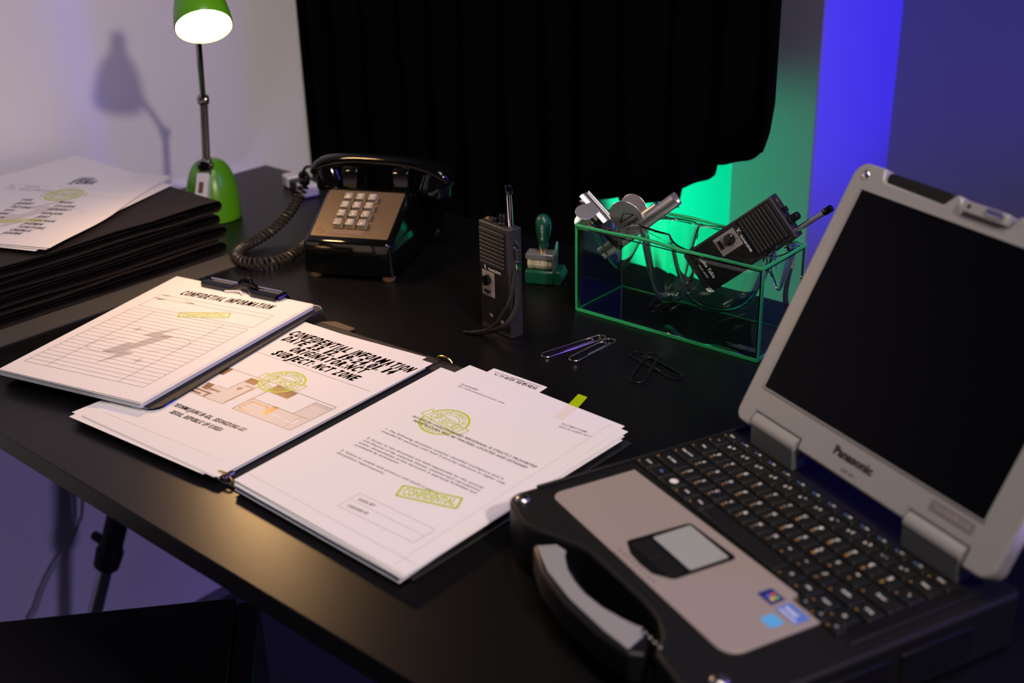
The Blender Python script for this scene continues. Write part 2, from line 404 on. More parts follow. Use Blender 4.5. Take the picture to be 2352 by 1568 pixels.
def round_stamp(mb, cx, cy, r, rot, put):
    """round lime rubber stamp: double ring, CONFIDENTIAL on the arc, TOP SECRET band"""
    c, s = math.cos(R(rot)), math.sin(R(rot))
    T = lambda x, y: (cx + x * c - y * s, cy + x * s + y * c)
    TP = lambda x, y: put(*T(x, y))
    for rr, wd in ((r, 0.10), (r * 0.60, 0.04)):
        stroke(mb, [T(*p) for p in arc(0, 0, rr, 18, 162)], wd * r, put); stroke(mb, [T(*p) for p in arc(0, 0, rr, 198, 342)], wd * r, put)
    for sgn in (1, -1):
        word = 'CONFIDENTIAL'
        for i, ch in enumerate(word):
            a = R(150 - 120 * i / 11) if sgn > 0 else R(210 + 120 * i / 11)
            rad = r * 0.69 if sgn > 0 else r * 0.90
            px, py = rad * math.cos(a), rad * math.sin(a)
            tx, ty = (math.sin(a), -math.cos(a)) if sgn > 0 else (-math.sin(a), math.cos(a))
            hw = 0.075 * r if ch != 'I' else 0.02 * r
            A, B = T(px - tx * hw, py - ty * hw), T(px + tx * hw, py + ty * hw)
            text(mb, ch, A, B, r * 0.20, put, bold=0.01)
    bw = r * 1.22; bh = r * 0.27
    stroke(mb, [T(-bw, -bh), T(bw, -bh), T(bw, bh), T(-bw, bh)], 0.05 * r, put, True)
    text(mb, 'TOP SECRET', T(-bw * 0.88, -r * 0.17), T(bw * 0.88, -r * 0.17), r * 0.36, put, bold=0.015)
def bolt_logo(mb, F, put):
    """lightning bolt, long thin orbit and two four-pointed sparks"""
    B = [(116.5, 171), (103.7, 147.5), (124.2, 147), (115.7, 123.7), (98.4, 92.5), (113.5, 92.5), (104.7, 76.4), (89.7, 54.5), (93.5, 68.2), (98.3, 81.5), (75.0, 81.9), (86.2, 114.1), (104.3, 136.2), (87.2, 134.5), (92.7, 145.3)]
    B = [(99, 171), (92, 146), (112, 146), (109, 120), (103, 92), (117, 92), (112, 76), (106, 55), (96, 82), (79, 82), (84, 112), (92, 134), (76, 134), (83, 147)]
    B = [(116, 171), (105, 146.5), (124, 146.5), (114, 121), (100, 93), (114, 93), (105, 77), (90, 54.5), (98, 81.5), (75, 81.5), (86, 113), (102, 135), (87, 134.5), (93, 146)]
    fill(mb, [F(*p) for p in B[:4]] + [F(102, 135), F(93, 146)] if False else [F(116, 171), F(105, 146.5), F(124, 146.5), F(114, 121), F(95, 113), F(102, 135), F(87, 134.5), F(93, 146)], put)
    fill(mb, [F(114, 121), F(100, 93), F(75, 81.5), F(86, 113), F(95, 113)], put)
    fill(mb, [F(100, 93), F(114, 93), F(105, 77), F(90, 54.5), F(98, 81.5), F(75, 81.5)], put)
    a = [F(*p) for p in arc(101, 113, 60, -75, 70, 30, 0.36, 27)]; b = [F(*p) for p in arc(101, 113, 60, 110, 245, 30, 0.36, 27)]
    stroke(mb, a, 1.0, put); stroke(mb, b, 1.0, put)
    for cx, cy, r in ((70, 145.5, 8.5), (132.5, 78.6, 8.5)):
        P = []
        for k in range(8):
            rr = r if k % 2 == 0 else r * 0.26
            P.append(F(cx + rr * math.cos(R(45 * k + 8)), cy + rr * math.sin(R(45 * k + 8))))
        for k in range(0, 8, 2): fill(mb, [F(cx, cy), P[(k - 1) % 8], P[k], P[(k + 1) % 8]], put)
def box_stamp(mb, BLp, BRp, TLp, put, solid=False):
    X = (Vector(BRp) - Vector(BLp)); Y = (Vector(TLp) - Vector(BLp)); O = Vector(BLp)
    T = lambda s, t: tuple(O + X * s + Y * t)
    wd = 0.14 * Y.length
    stroke(mb, [T(0, 0), T(1, 0), T(1, 1), T(0, 1)], wd, put, True)
    v, f = glyphs('CONFIDENTIAL', 0.0, 0.03 if solid else 0.02, 1.05)
    x0 = min(a for a, b in v); x1 = max(a for a, b in v)
    mb.add([put(*T(0.06 + 0.88 * (x - x0) / (x1 - x0), 0.2 + 0.62 * y / CAP)) for x, y in v], f)

# --- clipboard with the form (sheet A)
QA = [(-0.5525, 1.1937), (-0.3771, 1.1052), (-0.2368, 1.3559), (-0.4254, 1.4623)]
ZA = 0.0190
clipb = thing('clipboard', 'black clipboard with chrome corners holding the form stack, left of the open portfolio', 'clipboard', (-0.395, 1.28, 0))
co = Vector((-0.395, 1.28, 0))
CT = Vector((-0.2231, 1.3623, 0)); CBt = Vector((-0.3608, 1.0996, 0)); cdn = (CBt - CT).normalized(); clf = Vector((cdn.y, -cdn.x, 0))
CLn = (CBt - CT).length
# clipboard frame: origin bottom-right, X to the left-right direction, Y up the board
CM = Matrix.Translation(-co) @ frame(CBt, -clf, -cdn, (0, 0, 1))
zb0, zb1 = 0.0096, 0.0118
bd = MB(CM); bd.prism(rrect(-0.222, 0, 0, CLn, 0.012), zb0, zb1); bd.build('board', 'leather', clipb, bevel=0.0006)
def corner_trim(cx, cy, sx, sy):
    m = MB(CM); pts = [(cx + sx * 0.0, cy + sy * 0.030), (cx, cy + sy * 0.012)]
    for k in range(7):
        t = R(90 * k / 6); pts.append((cx + sx * (0.012 - 0.012 * math.cos(t)), cy + sy * (0.012 - 0.012 * math.sin(t))))
    pts += [(cx + sx * 0.030, cy)]
    m.tube([(x, y, (zb0 + zb1) / 2) for x, y in pts], 0.0017, 8); m.build('corner_trim', 'chrome', clipb)
corner_trim(0, 0, -1, 1); corner_trim(0, CLn, -1, -1); corner_trim(-0.222, 0, 1, 1); corner_trim(-0.222, CLn, 1, -1)
# clip assembly at the top edge of the board
A_tl, A_tr = Vector((*QA[3], 0)), Vector((*QA[2], 0))
ax = (A_tr - A_tl).normalized(); ay = Vector((-ax.y, ax.x, 0))
KM = Matrix.Translation(-co) @ frame(A_tl.lerp(A_tr, 0.52) - ay * 0.004, ax, ay, (0, 0, 1))
k = MB(KM); k.prism(rrect(-0.060, -0.004, 0.060, 0.019, 0.004), 0.0122, 0.0142); k.build('clip_base', 'gloss', clipb, bevel=0.0005)
k = MB(KM)
prof = []
for i in range(41):
    x = -0.058 + 0.116 * i / 40; hmp = math.exp(-((x - 0.004) / 0.013) ** 4)
    prof.append((x, hmp))
rings = []
for x, h in prof:
    y0, y1, z0, z1 = -0.011 + 0.007 * h, 0.000 + 0.007 * h, ZA + 0.0008 + 0.0035 * h, ZA + 0.0068 + 0.0045 * h
    rings.append([(x, y0, z0), (x, y0 - 0.0, z1 - 0.002), (x, y0 + 0.003, z1), (x, y1, z1), (x, y1 + 0.001, z0 + 0.001)])
k.loft(rings); k.build('clip_jaw', 'gloss', clipb)
k = MB(KM); k.tube([(-0.056, 0.0075, ZA + 0.005), (0.056, 0.0075, ZA + 0.005)], 0.0022, 10); k.build('hinge_rod', 'chrome', clipb)
k = MB(KM)
for sx in (-1, 1):
    k.tube([(sx * 0.058, -0.006, ZA + 0.003), (sx * 0.061, 0.004, ZA + 0.005), (sx * 0.058, 0.012, 0.0145)], 0.004, 10)
k.build('end_bracket', 'gloss', clipb)
k = MB(KM); k.tube(spline([(-0.006, -0.001, ZA + 0.010), (0.0, 0.006, ZA + 0.0135), (0.008, 0.006, ZA + 0.0135), (0.014, 0.001, ZA + 0.011), (0.022, 0.000, ZA + 0.0088)], 5), 0.0028, 8); k.build('release_lever', 'gloss', clipb)
k = MB(KM); k.tube(spline([(-0.018, -0.013, ZA + 0.0015), (-0.008, -0.009, ZA + 0.002), (0.002, -0.008, ZA + 0.0025), (0.008, -0.012, ZA + 0.0015)], 5), 0.0016, 8); k.build('grip_hook', 'white', clipb)

ream('paper_ream', 'thick block of white sheets clamped on the clipboard under the form', QA, 0.0120, ZA - 0.0012, 18, 0.5)
for i, (dx, dy, rot, g) in enumerate(((1.6, 0.6, -0.35, 0), (2.8, -0.6, -0.7, 0))):
    qq = subquad(QA, [(0 + dx, 0 + dy), (210 + dx + 0.4, 0 + dy - 1.0 * i), (210 + dx, 297 + dy - 2.0), (dx, 297 + dy - 1)])
    sheet('paper_sheet', ('upper' if i == 0 else 'lower') + ' of the two blank sheets fanned out at the right edge beneath the clipboard form', qq, ZA - 0.00045 - 0.0004 * i)
sA, P1, P2, put = sheet('form_sheet', 'printed ruled form headed CONFIDETIAL INFORMATION on top of the clipboard', QA, ZA)
m = MB(); ctext(m, 'CONFIDETIAL INFORMATION', (42.5, 250.3), (175.5, 260.2), 12.6, P1)
text(m, 'DATE', (26, 238.6), (35, 239.0), 2.6, P1, bold=.02); text(m, 'SUBJECT', (25, 226.5), (39, 227.2), 2.8, P1, bold=.02); text(m, 'NAME', (69, 232.5), (80, 233), 2.6, P1, bold=.02)
m.build('printed_text', 'ink_glint', sA)
m = MB()
def ln(mm, pts, wd=0.55, closed=False, pp=None): stroke(mm, pts, wd, pp or P1, closed)
ln(m, [(22.5, 240.5), (189.8, 246.5), (190.2, 206.4), (20.7, 201.5)], closed=True)
ln(m, [(21.5, 229.6), (189.0, 236.3)]); ln(m, [(64.6, 241.6), (65.2, 231.7)])
TLt, TRt, BRt, BLt = Vector((19.3, 193.4)), Vector((189.1, 199.6)), Vector((187.9, 29.0)), Vector((11.4, 26.6))
ln(m, [TLt, TRt, BRt, BLt], closed=True)
for i in range(1, 20):
    t = i / 20; ln(m, [TLt.lerp(BLt, t), TRt.lerp(BRt, t)], 0.45)
ln(m, [(52.3, 194.8), (44.1, 27.5)]); ln(m, [(155.8, 198.3), (151.6, 28.6)])
m.build('printed_lines', 'inkline', sA)
m = MB(); bolt_logo(m, lambda x, y: (x, y), lambda x, y: put(x, y, 0.00008)); m.build('printed_emblem', 'inkgrey', sA)
m = MB(); box_stamp(m, (88.8, 193.8), (145.2, 217.8), (82.5, 206.2), P2); m.build('stamp_mark', 'lime', sA)

# --- open portfolio with left and right stacks
pf = thing('portfolio', 'open black leatherette portfolio lying flat under the floor plan and the classified papers', 'folder', (-0.17, 1.08, 0))
po = Vector((-0.17, 1.08, 0))
spT, spB = Vector((-0.072, 1.2185, 0)), Vector((-0.2690, 0.9715, 0))
trc, brc = Vector((0.112, 1.024, 0)), Vector((-0.0835, 0.8095, 0))
def flat_poly(pts, z0, z1, name, mt, par, off, bev=0.0008):
    mb = MB(); mb.prism([(p.x - off.x, p.y - off.y) for p in pts], z0, z1); return mb.build(name, mt, par, bevel=bev)
sd = (spB - spT).normalized(); sn = Vector((-sd.y, sd.x, 0))
flat_poly([spB + sn * 0.007, brc, trc, spT + sn * 0.007], 0.0003, 0.0028, 'right_cover', 'leather', pf, po)
tll = Vector((-0.2321, 1.341, 0)); bll = tll + (spB - spT)
flat_poly([bll, spB - sn * 0.007, spT - sn * 0.007, tll], 0.0003, 0.0028, 'left_cover', 'leather', pf, po)
flat_poly([spB - sn * 0.0068, spB + sn * 0.0068, spT + sn * 0.0068, spT - sn * 0.0068], 0.0003, 0.0018, 'spine', 'leather', pf, po)
mb = MB(); 
for q, dd in ((spB, 1), (spT, -1)):
    c0 = q - sd * dd * 0.004 - po
    pts = [c0 + sn * 0.011 * math.cos(t) + Vector((0, 0, 0.004 + 0.006 * math.sin(t))) for t in [R(a) for a in range(0, 181, 20)]]
    mb = MB(); mb.tube(pts, 0.0013, 8); mb.build('binder_ring', 'brass', pf)
mb = MB(); mb.tube([spB - sd * 0.014 - po + Vector((0, 0, .0042)), spB - sd * 0.001 - po + Vector((0, 0, .0042))], 0.0034, 10); mb.build('ring_lever', 'steel', pf)
tb = MB(); e = (spT - tll).normalized(); pts = [tll + e * 0.005, tll + e * 0.052, tll + e * 0.054 - sd * 0.010, tll + e * 0.02 - sd * 0.012]
tb.prism([(p.x - po.x, p.y - po.y) for p in pts], 0.0006, 0.0036); tb.build('closing_tab', mat('brown_leather', (0.10, 0.065, 0.04), 0.5, noise=0.3, nscale=500, bump=0.5, bscale=1500), pf, bevel=0.0008)

QB = [(-0.4356, 1.0990), (-0.2712, 0.9684), (-0.0865, 1.2010), (-0.2509, 1.3316)]
ZB = 0.0090
ream('paper_ream', 'thin block of white sheets in the left side of the portfolio', subquad(QB, [(6, 6), (206, 4), (204, 292), (4, 294)]), 0.0031, ZB - 0.0019, 8, 0.8)
for i, (pts, wh) in enumerate((([(-17, 0), (193, -3), (206, 288), (0, 294)], 'lowest'), ([(-10, -8), (189, -3.6), (208, 285), (3, 291)], 'middle'), ([(2, -1), (207, -1.5), (193, 306), (-14, 292)], 'topmost'))):
    sheet('paper_sheet', wh + ' of three blank sheets slipped askew beneath the floor plan page', subquad(QB, pts), ZB - 0.0015 + 0.0005 * i)
sB, P1, P2, put = sheet('floor_plan_sheet', 'printed page with bold slanted heading and a floor plan drawing, left side of the portfolio', QB, ZB)
m = MB()
ctext(m, 'CONFIDENTIAL INFORMATION', (20.0, 260.3), (206, 264.2), 13.4, P1)
ctext(m, 'DATE 23. 12. 19-24.01. 14', (25.5, 245.0), (193.5, 249.0), 13.0, P1)
ctext(m, 'ORIGINATOR:NCT', (54.5, 229.2), (166.0, 233.6), 12.6, P1)
ctext(m, 'SUBJECT: NCT ZONE', (45.0, 211.6), (171.5, 215.6), 12.6, P1)
m.build('heading_text', 'ink_glint', sB); m = MB()
ctext(m, '13, YEONMUJANG 11-GIL, SEONGDONG-GU', (48.0, 67.0), (161.6, 72.0), 6.2, P1)
ctext(m, 'SEOUL, REPUBLIC OF KOREA', (68.2, 55.2), (143.1, 58.8), 6.2, P1)
m.build('printed_text', 'ink_glint', sB)
m = MB()
L = lambda pts, wd=0.5, cl=False: stroke(m, pts, wd, P1, cl)
L([(26, 207), (202, 208)], 0.5)
L([(24, 161), (98, 162.5), (98, 99.5), (43.5, 98), (39.3, 125.7), (24, 125)], 0.6)
L([(75, 125.5), (75, 147.5), (91, 148)], 1.0); L([(39.3, 125.7), (24, 126)], 0.7); L([(75, 125.5), (60, 125)], 0.6)
L([(112, 162.5), (199.4, 161.5), (197.2, 100.6), (113.9, 98.8), (114.5, 146)], 0.8); L([(112, 162), (113.9, 98)], 0.4)
L([(173.2, 126.6), (174.5, 156.9), (198.6, 156.8)], 0.9); L([(114.7, 125.9), (173.2, 126.6), (195, 127)], 0.9); L([(174, 153), (198, 153)], 0.5)
L([(50, 118), (62, 118), (62, 108)], 0.5); L([(62, 118), (74, 118)], 0.5); L([(186, 126), (186, 101)], 0.4)
m.build('printed_lines', 'inkline', sB)
m = MB()
for poly in ([(40, 125), (75, 125.5), (75, 147), (97, 148), (97.5, 100.5), (44.5, 99)], [(115.5, 125), (173, 126), (174.5, 156), (198, 156), (196.5, 101.5), (114.8, 99.6)]):
    fill(m, poly, lambda x, y: put(x, y, 0.00007))
m.build('printed_tint', 'inkpale', sB)
m = MB()
for poly in ([(28.5, 158.5), (42.5, 161.5), (44.5, 145), (33.8, 144.5)], [(75, 158), (91, 158.6), (91.4, 148.7), (75.2, 148)], [(112.5, 162), (143.9, 161), (143.9, 146), (113.3, 146)], [(145.1, 126.2), (152.7, 127.4), (153.8, 108.9), (145.6, 108.6)], [(46, 124), (55.7, 124.5), (58.5, 112), (50, 111.5)],
             [(58, 114), (74, 114.5), (74, 117), (58, 116.5)], [(46, 106), (70, 107), (70, 109.5), (46, 108.5)], [(44.5, 100), (60, 100.3), (60, 103.3), (44.5, 103)], [(66, 99.5), (69, 99.5), (69, 107), (66, 107)], [(81, 134), (85, 137), (88, 134), (85, 129)], [(84, 141), (95, 141.5), (95, 143), (84, 142.5)]): fill(m, poly, P1)
stroke(m, [(119, 121), (143, 121.5), (143, 117)], 2.0, P1); stroke(m, [(119, 121), (118, 104), (134, 103)], 2.0, P1); stroke(m, [(96.5, 143), (96.5, 103)], 1.6, P1)
m.build('printed_blocks', mat('lamp_glint_block_toner', (0.20, 0.125, 0.06), 0.28, 0.35, noise=0.6, nscale=1200), sB)  # the lamp's glint on these toner blocks is painted in as bronze
m = MB(); round_stamp(m, 109.5, 170.5, 24.5, 3, P2); m.build('stamp_mark', 'lime', sB)
m = MB(); stroke(m, [(12, 17), (192, 23)], 0.45, P1); m.build('footer_rule', 'inkpale', sB)
m = MB(); fill(m, [(158, 112), (170, 112.3), (170, 115), (158, 114.7)], P1); fill(m, [(176, 110), (190, 110), (190, 121), (187, 121), (187, 113), (176, 113)], P1); m.build('printed_knockout', 'paper', sB)

QC = [(-0.2537, 0.9569), (-0.0877, 0.8020), (0.1064, 1.0395), (-0.0459, 1.1867)]
ZC = 0.0125
ream('paper_ream', 'thick block of white sheets in the right side of the portfolio', subquad(QC, [(3, -2), (205, -3), (200, 288), (6, 290)]), 0.0031, ZC - 0.0024, 16, 0.9)
sheet('paper_sheet', 'blank sheet poking out lowest at the right corner of the classified stack, tinted violet', subquad(QC, [(0, 0), (208, -4), (222, 277), (10, 284)]), ZC - 0.0019)
sheet('paper_sheet', 'blank sheet lying just above the violet-tinted one, its corner past the classified page', subquad(QC, [(3, 0), (210, -3), (220, 283), (8, 288)]), ZC - 0.0013)
sC2, Q1, Q2, _ = sheet('paper_sheet', 'partly covered printed sheet showing its upper left corner beside the classified page', subquad(QC, [(-1, 2), (205, -1), (188, 284), (-21, 275)]), ZC - 0.0008)
m = MB(); text(m, 'CLASSIFIED', (26, 259), (48, 260), 2.6, Q1, bold=.01, space=1.1); text(m, 'For authorized personal only', (26, 254), (88, 256), 2.6, Q1, space=1.1); m.build('printed_text', 'ink', sC2)
sheet('paper_sheet', 'blank sheet directly under the classified page, its right corner showing', subquad(QC, [(2, 1), (210, -2), (218.4, 291), (6, 296)]), ZC - 0.0004)
# note card and index film slipped between the sheets
qq = subquad(QC, [(24.5, 285), (99, 285), (97.6, 312.6), (24.0, 309.4)])
nc, N1, N2, _ = sheet('note_card', 'white rounded card with Korean writing sticking out behind the classified page', qq, ZC - 0.0010, cat='card', corner=9)
m = MB()
f_ = lambda x, y: ((x - 24.2) / 73.5 * 210, (y - 285) / 26.0 * 297)
ncp = lambda x, y: N1(*f_(x, y))
m2 = MB()
for i in range(28):
    if 9 <= i <= 18: continue
    t = i / 27; x = 31.5 + 59 * t; y = 303.8 + 2.6 * t
    stroke(m2, [f_(x, y), f_(x + 0.9, y + 1.9)], 1.9, N1)
text(m2, 'NCT ZONE', (52.0, 304.4), (71, 305.2), 1.9, ncp, shear=.2, bold=.03)
text(m2, '노으로만 와주세요', (33.5, 297.2), (91.5, 299.8), 4.6, ncp, bold=0.02)
m2.build('printed_text', 'ink', nc)
fm = MB(); pz = 0.0003
qq = [Vector((a, b)) for a, b in subquad(QC, [(133.7, 319.4), (145.3, 319.8), (151.6, 296.5), (139.4, 296.2)])]
cc = sum(qq, Vector((0, 0))) / 4
fm.prism([tuple(a - cc) for a in qq], ZC + 0.0001, ZC + 0.0003)
ft = tag(fm.build('index_tab', 'limefilm', None, (cc.x, cc.y, 0)), 'lime green adhesive index tab stuck over the top edge of the classified page', 'sticky tab')
sC, P1, P2, put = sheet('classified_sheet', 'typed page stamped TOP SECRET on top of the right side of the portfolio', QC, ZC)
qq = [Vector((a, b)) - cc for a, b in subquad(QC, [(139.4, 297), (151.3, 297), (155.2, 268), (143.3, 267)])]
fb = MB(); fb.prism([tuple(a) for a in qq], ZC + 0.00012, ZC + 0.00022)
fb.build('clear_end', mat('matt_clear_film', (0.78, 0.72, 0.62), 0.5), ft)['label'] = 'cream translucent end of the tab'
m = MB()
tt = lambda s, a, b, h=2.7, bo=0.004: text(m, s, a, b, h, P1, shear=0.10, bold=bo, space=1.12)
tt('CLASSIFIED', (24.3, 258.7), (47.3, 259.8), 2.6, .01); tt('For authorized personal only', (25.1, 254.0), (88.0, 256.3))
m.build('classification_text', 'ink', sC); m = MB()
tt('ACCESS BY UNAUTHORIZED PERSONNAL IS STRICTLY PROHIBITED', (36, 180.3), (190.8, 184.9), 3.1, .022)
tt('PERPETRATORS WILL BE TRACKED, LOCATED AND DETAINED', (42.6, 174.6), (184.4, 178.7), 3.1, .022)
m.build('warning_text', 'ink', sC); m = MB()
tt('1. The following document contains classified intelligence and is', (34.3, 146.4), (180.1, 151.3), 2.7, .012)
tt('intended for personal with level 4 security clearance or higher only.', (35.1, 141.4), (187.0, 146.4), 2.7, .012)
tt('2. Access to this document are held responsible for the security', (33.6, 123.9), (176.6, 129.2), 2.7, .012)
tt('and disposal of the materials therein, unauthorized reproduction', (34.8, 118.6), (176.4, 124.2), 2.7, .012)
tt('and/or dissemination of this document is expressly forbidden and', (34.8, 113.3), (176.8, 119.3), 2.7, .012)
tt('punishable by termination.', (34.8, 108.2), (90.4, 110.8), 2.7, .012)
tt('3. Failure to comply with protocol will result in penalty', (32.6, 93.4), (153.1, 98.1), 2.7, .012)
tt('disciplinary repercussions.', (32.8, 88.2), (92.7, 90.4), 2.7, .012)
m.build('body_text', 'ink', sC); m = MB()
tt('DOCUMENT NAME:', (159.0, 260.9), (188.7, 263.4)); tt('2023-20-AGENT NCT', (159.5, 255.3), (196.2, 258.8))
m.build('document_number_text', 'ink', sC); m = MB()
tt('SIGN BY', (105.5, 47.6), (124.0, 49.2), 3.2, .02); tt('CHECKED BY', (105.4, 35.3), (128.5, 37.3), 3.2, .02)
m.build('printed_text', 'ink', sC)
m = MB(); stroke(m, [(99.5, 56.1), (186.5, 58.5), (185.0, 33.9), (99.6, 31.0)], 0.6, P1, True); stroke(m, [(101, 44.6), (185, 46.2)], 0.5, P1)
stroke(m, [(2.4, 14.5), (206, 14.5)], 0.5, P1); stroke(m, [(194, 4), (197, 292)], 0.35, P1)
m.build('printed_lines', 'inkgrey', sC)
m = MB(); round_stamp(m, 68.0, 193.0, 24.0, -8, lambda x, y: put(x, y, 0.00008)); m.build('stamp_mark', 'lime', sC)
m = MB(); box_stamp(m, (125.8, 73.8), (179.1, 92.0), (119.2, 88.6), P2, True)
m.build('stamp_mark', 'lime', sC)

# --- pile of black folders at the far left with the name list on top (desk-aligned)
def folder_obj(i, u0, u1, v1, zlo, zhi, vlen, label, rad_tip=None, kink=0):
    fo = thing('document_folder', label, 'folder', frame((-0.39, 1.585, 0), U, V, (0, 0, 1)), 'black folders in the pile at the left')
    zc = (zlo + zhi) / 2; hh = (zhi - zlo) / 2
    path = [(-vlen, zlo + 0.0005)]
    for kk in range(6): path.append((-vlen + (vlen - 0.07) * (kk + 1) / 6, zlo + 0.0005 + 0.0015 * math.sin(kk * 1.3 + i)))
    path.append((v1 - 0.035, zlo + 0.0015))
    for a in range(-75, 76, 15):
        path.append((v1 - hh + hh * math.cos(R(a)) , zc + (hh - 0.001) * math.sin(R(a))))
    path.append((v1 - 0.035, zhi - 0.0015 + 0.001))
    for kk in range(6): path.append((v1 - 0.06 - (vlen - 0.06) * (kk + 1) / 6, zhi - 0.0025 - 0.0025 * (kk / 5.0) + 0.0012 * math.sin(kk * 1.7 + i * 2)))
    mb = MB(); n = len(path); t = 0.0010
    nrm = []
    for k2 in range(n):
        a = Vector(path[max(k2 - 1, 0)]); b = Vector(path[min(k2 + 1, n - 1)]); d = (b - a).normalized(); nrm.append(Vector((d.y, -d.x)))
    outer = [Vector(p) for p in path]; inner = [Vector(p) - nn * t for p, nn in zip(path, nrm)]
    prof2 = outer + inner[::-1]; N2 = len(prof2)
    vs = [(u0, p.x, p.y) for p in prof2] + [(u1, p.x, p.y) for p in prof2]; fs = []
    for k2 in range(N2):
        j = (k2 + 1) % N2; fs.append((k2, j, N2 + j, N2 + k2))
    for k2 in range(n - 1):
        fs.append((k2, N2 - 1 - k2, N2 - 2 - k2, k2 + 1)); fs.append((N2 + k2, N2 + k2 + 1, N2 + N2 - 2 - k2, N2 + N2 - 1 - k2))
    mb.add(vs, fs); mb.build('cover', 'folder', fo)
    # loose elastic-bound inner flap
    fl = MB(); fl.box(u0 + 0.012, u1 - 0.004, -vlen + 0.004, v1 - 0.05, zc - 0.0004, zc + 0.0004); fl.build('inner_flap', 'folder', fo)
    return fo
folder_obj(0, -0.36, 0.000, 0.004, 0.0020, 0.0235, 0.36, 'lowest black folder in the pile, resting on the board')
folder_obj(1, -0.355, -0.004, 0.010, 0.0240, 0.0435, 0.36, 'second black folder from the bottom of the pile')
folder_obj(2, -0.36, -0.002, 0.000, 0.0440, 0.0625, 0.36, 'third black folder from the bottom of the pile')
folder_obj(3, -0.36, 0.000, 0.004, 0.0630, 0.0815, 0.36, 'topmost black folder of the pile, directly under the name list')
fb = MB(frame((-0.39, 1.585, 0), U, V, (0, 0, 1))); fb.box(-0.36, 0.045, -0.37, 0.002, 0.0002, 0.0019)
tag(fb.build('card_board', mat('charcoal_board', (0.05, 0.048, 0.046), 0.7, noise=0.1, nscale=300)), 'flat charcoal board beneath the pile of folders, jutting out toward the clipboard', 'board')

QD = [(-0.7560, 1.4596), (-0.5556, 1.3969), (-0.4804, 1.6956), (-0.6807, 1.7584)]
ZD = 0.0835
def sag(x, y):
    return 0.0004 * math.sin(3.0 * y / 297) * (x / 210)
def bulge(x, y): return 10.5 * math.exp(-((y / 297 - 0.36) / 0.24) ** 2) * (max(0, x) / 210) ** 6
for i, (pts, lab) in enumerate((([(-10, 0), (196, -8), (230, 266), (20, 300)], 'lowest blank sheet under the name list, its right corner over the folder'),
                                ([(-110, 100), (72, 14), (194, 279), (6, 366)], 'blank sheet turned askew under the name list toward the wall'),
                                ([(0, -2), (208, -3), (213, 292), (5, 293)], 'blank sheet directly under the name list'))):
    sheet('paper_sheet', lab, subquad(QD, pts), ZD - 0.0015 + 0.0005 * i, zf=lambda x, y: sag(x, y) * 1.0, nx=8, ny=14)
sD, P1, P2, put = sheet('name_list_sheet', 'curling page with a two-column name list lying on top of the folder pile', QD, ZD + 0.0006, zf=sag, xf=bulge, nx=20, ny=24)
m = MB()
for i in range(7):
    x = 80.5 + i * 3.6; stroke(m, [(x, 247), (x + 7, 262)], 2.1, P1)
stroke(m, [(78.0, 262), (103, 266)], 1.3, P1)
ctext(m, 'ZONE', (80.0, 231), (121, 238.8), 13.5, P1, wt=0.24)
m.build('title_logo', 'ink', sD); m = MB()
text(m, 'NO.', (2.8, 206.4), (10.7, 207.4), 3.6, P1, bold=.02); text(m, '2023-20', (26.4, 206.6), (49.9, 208.2), 3.8, P1, bold=.02)
text(m, 'TITLE', (5.3, 195.2), (18.6, 196.2), 3.6, P1, bold=.02); text(m, 'SECRET AGENT LIST', (25.4, 195.2), (78.3, 196.3), 3.8, P1, bold=.02)
m.build('reference_text', 'ink', sD); m = MB()
for s_, a, b in (('TAEIL', (59.2, 152.6), (77.4, 153.9)), ('JOHNNY', (61.1, 137.9), (88.8, 139.6)), ('TAEYONG', (62, 123.3), (95.1, 123.9)), ('YUTA', (62.8, 108.9), (80.1, 110)), ('DOYOUNG', (50, 95), (81, 96.4)), ('JAEHYUN', (50, 81), (84, 82.4)), ('JUNGWOO', (50, 67.5), (86, 69)),
                ('MARK', (117.8, 154.0), (139.9, 154.7)), ('XIAOJUN', (120.2, 139.0), (151, 140.3)), ('HENDERY', (120.6, 124.5), (154.3, 126.3)), ('RENJUN', (121.9, 108.8), (151.7, 110.2)), ('JENO', (123.3, 95), (141.6, 95.9)),
                ('HAECHAN', (122.6, 81), (158.9, 82.6)), ('JAEMIN', (122, 68.3), (151, 69)), ('YANGYANG', (121.9, 55.9), (162, 56.6)), ('CHENLE', (120.4, 43.7), (151.3, 44.3)), ('JISUNG', (118.3, 31.9), (145.8, 33.2))):
    ctext(m, s_, a, b, 7.2, P1)
m.build('printed_text', 'ink', sD)
m = MB(); stroke(m, [(2, 218), (199.3, 218.2)], 0.55, P1); stroke(m, [(2, 192), (203, 190)], 0.55, P1); m.build('printed_lines', 'inkgrey', sD)
m = MB(); bolt_logo(m, lambda x, y: (x * 1.25 - 22, y * 1.1 - 24), lambda x, y: put(x, y, 0.00008)); m.build('printed_emblem', 'inkpale', sD)
m = MB(); round_stamp(m, 106, 186, 25.5, 12, P2); m.build('stamp_mark', 'lime', sD)
m = MB(); box_stamp(m, (66.0, 62.0), (142.6, 81.5), (61.0, 72.0), P2); m.build('stamp_mark', 'lime', sD)

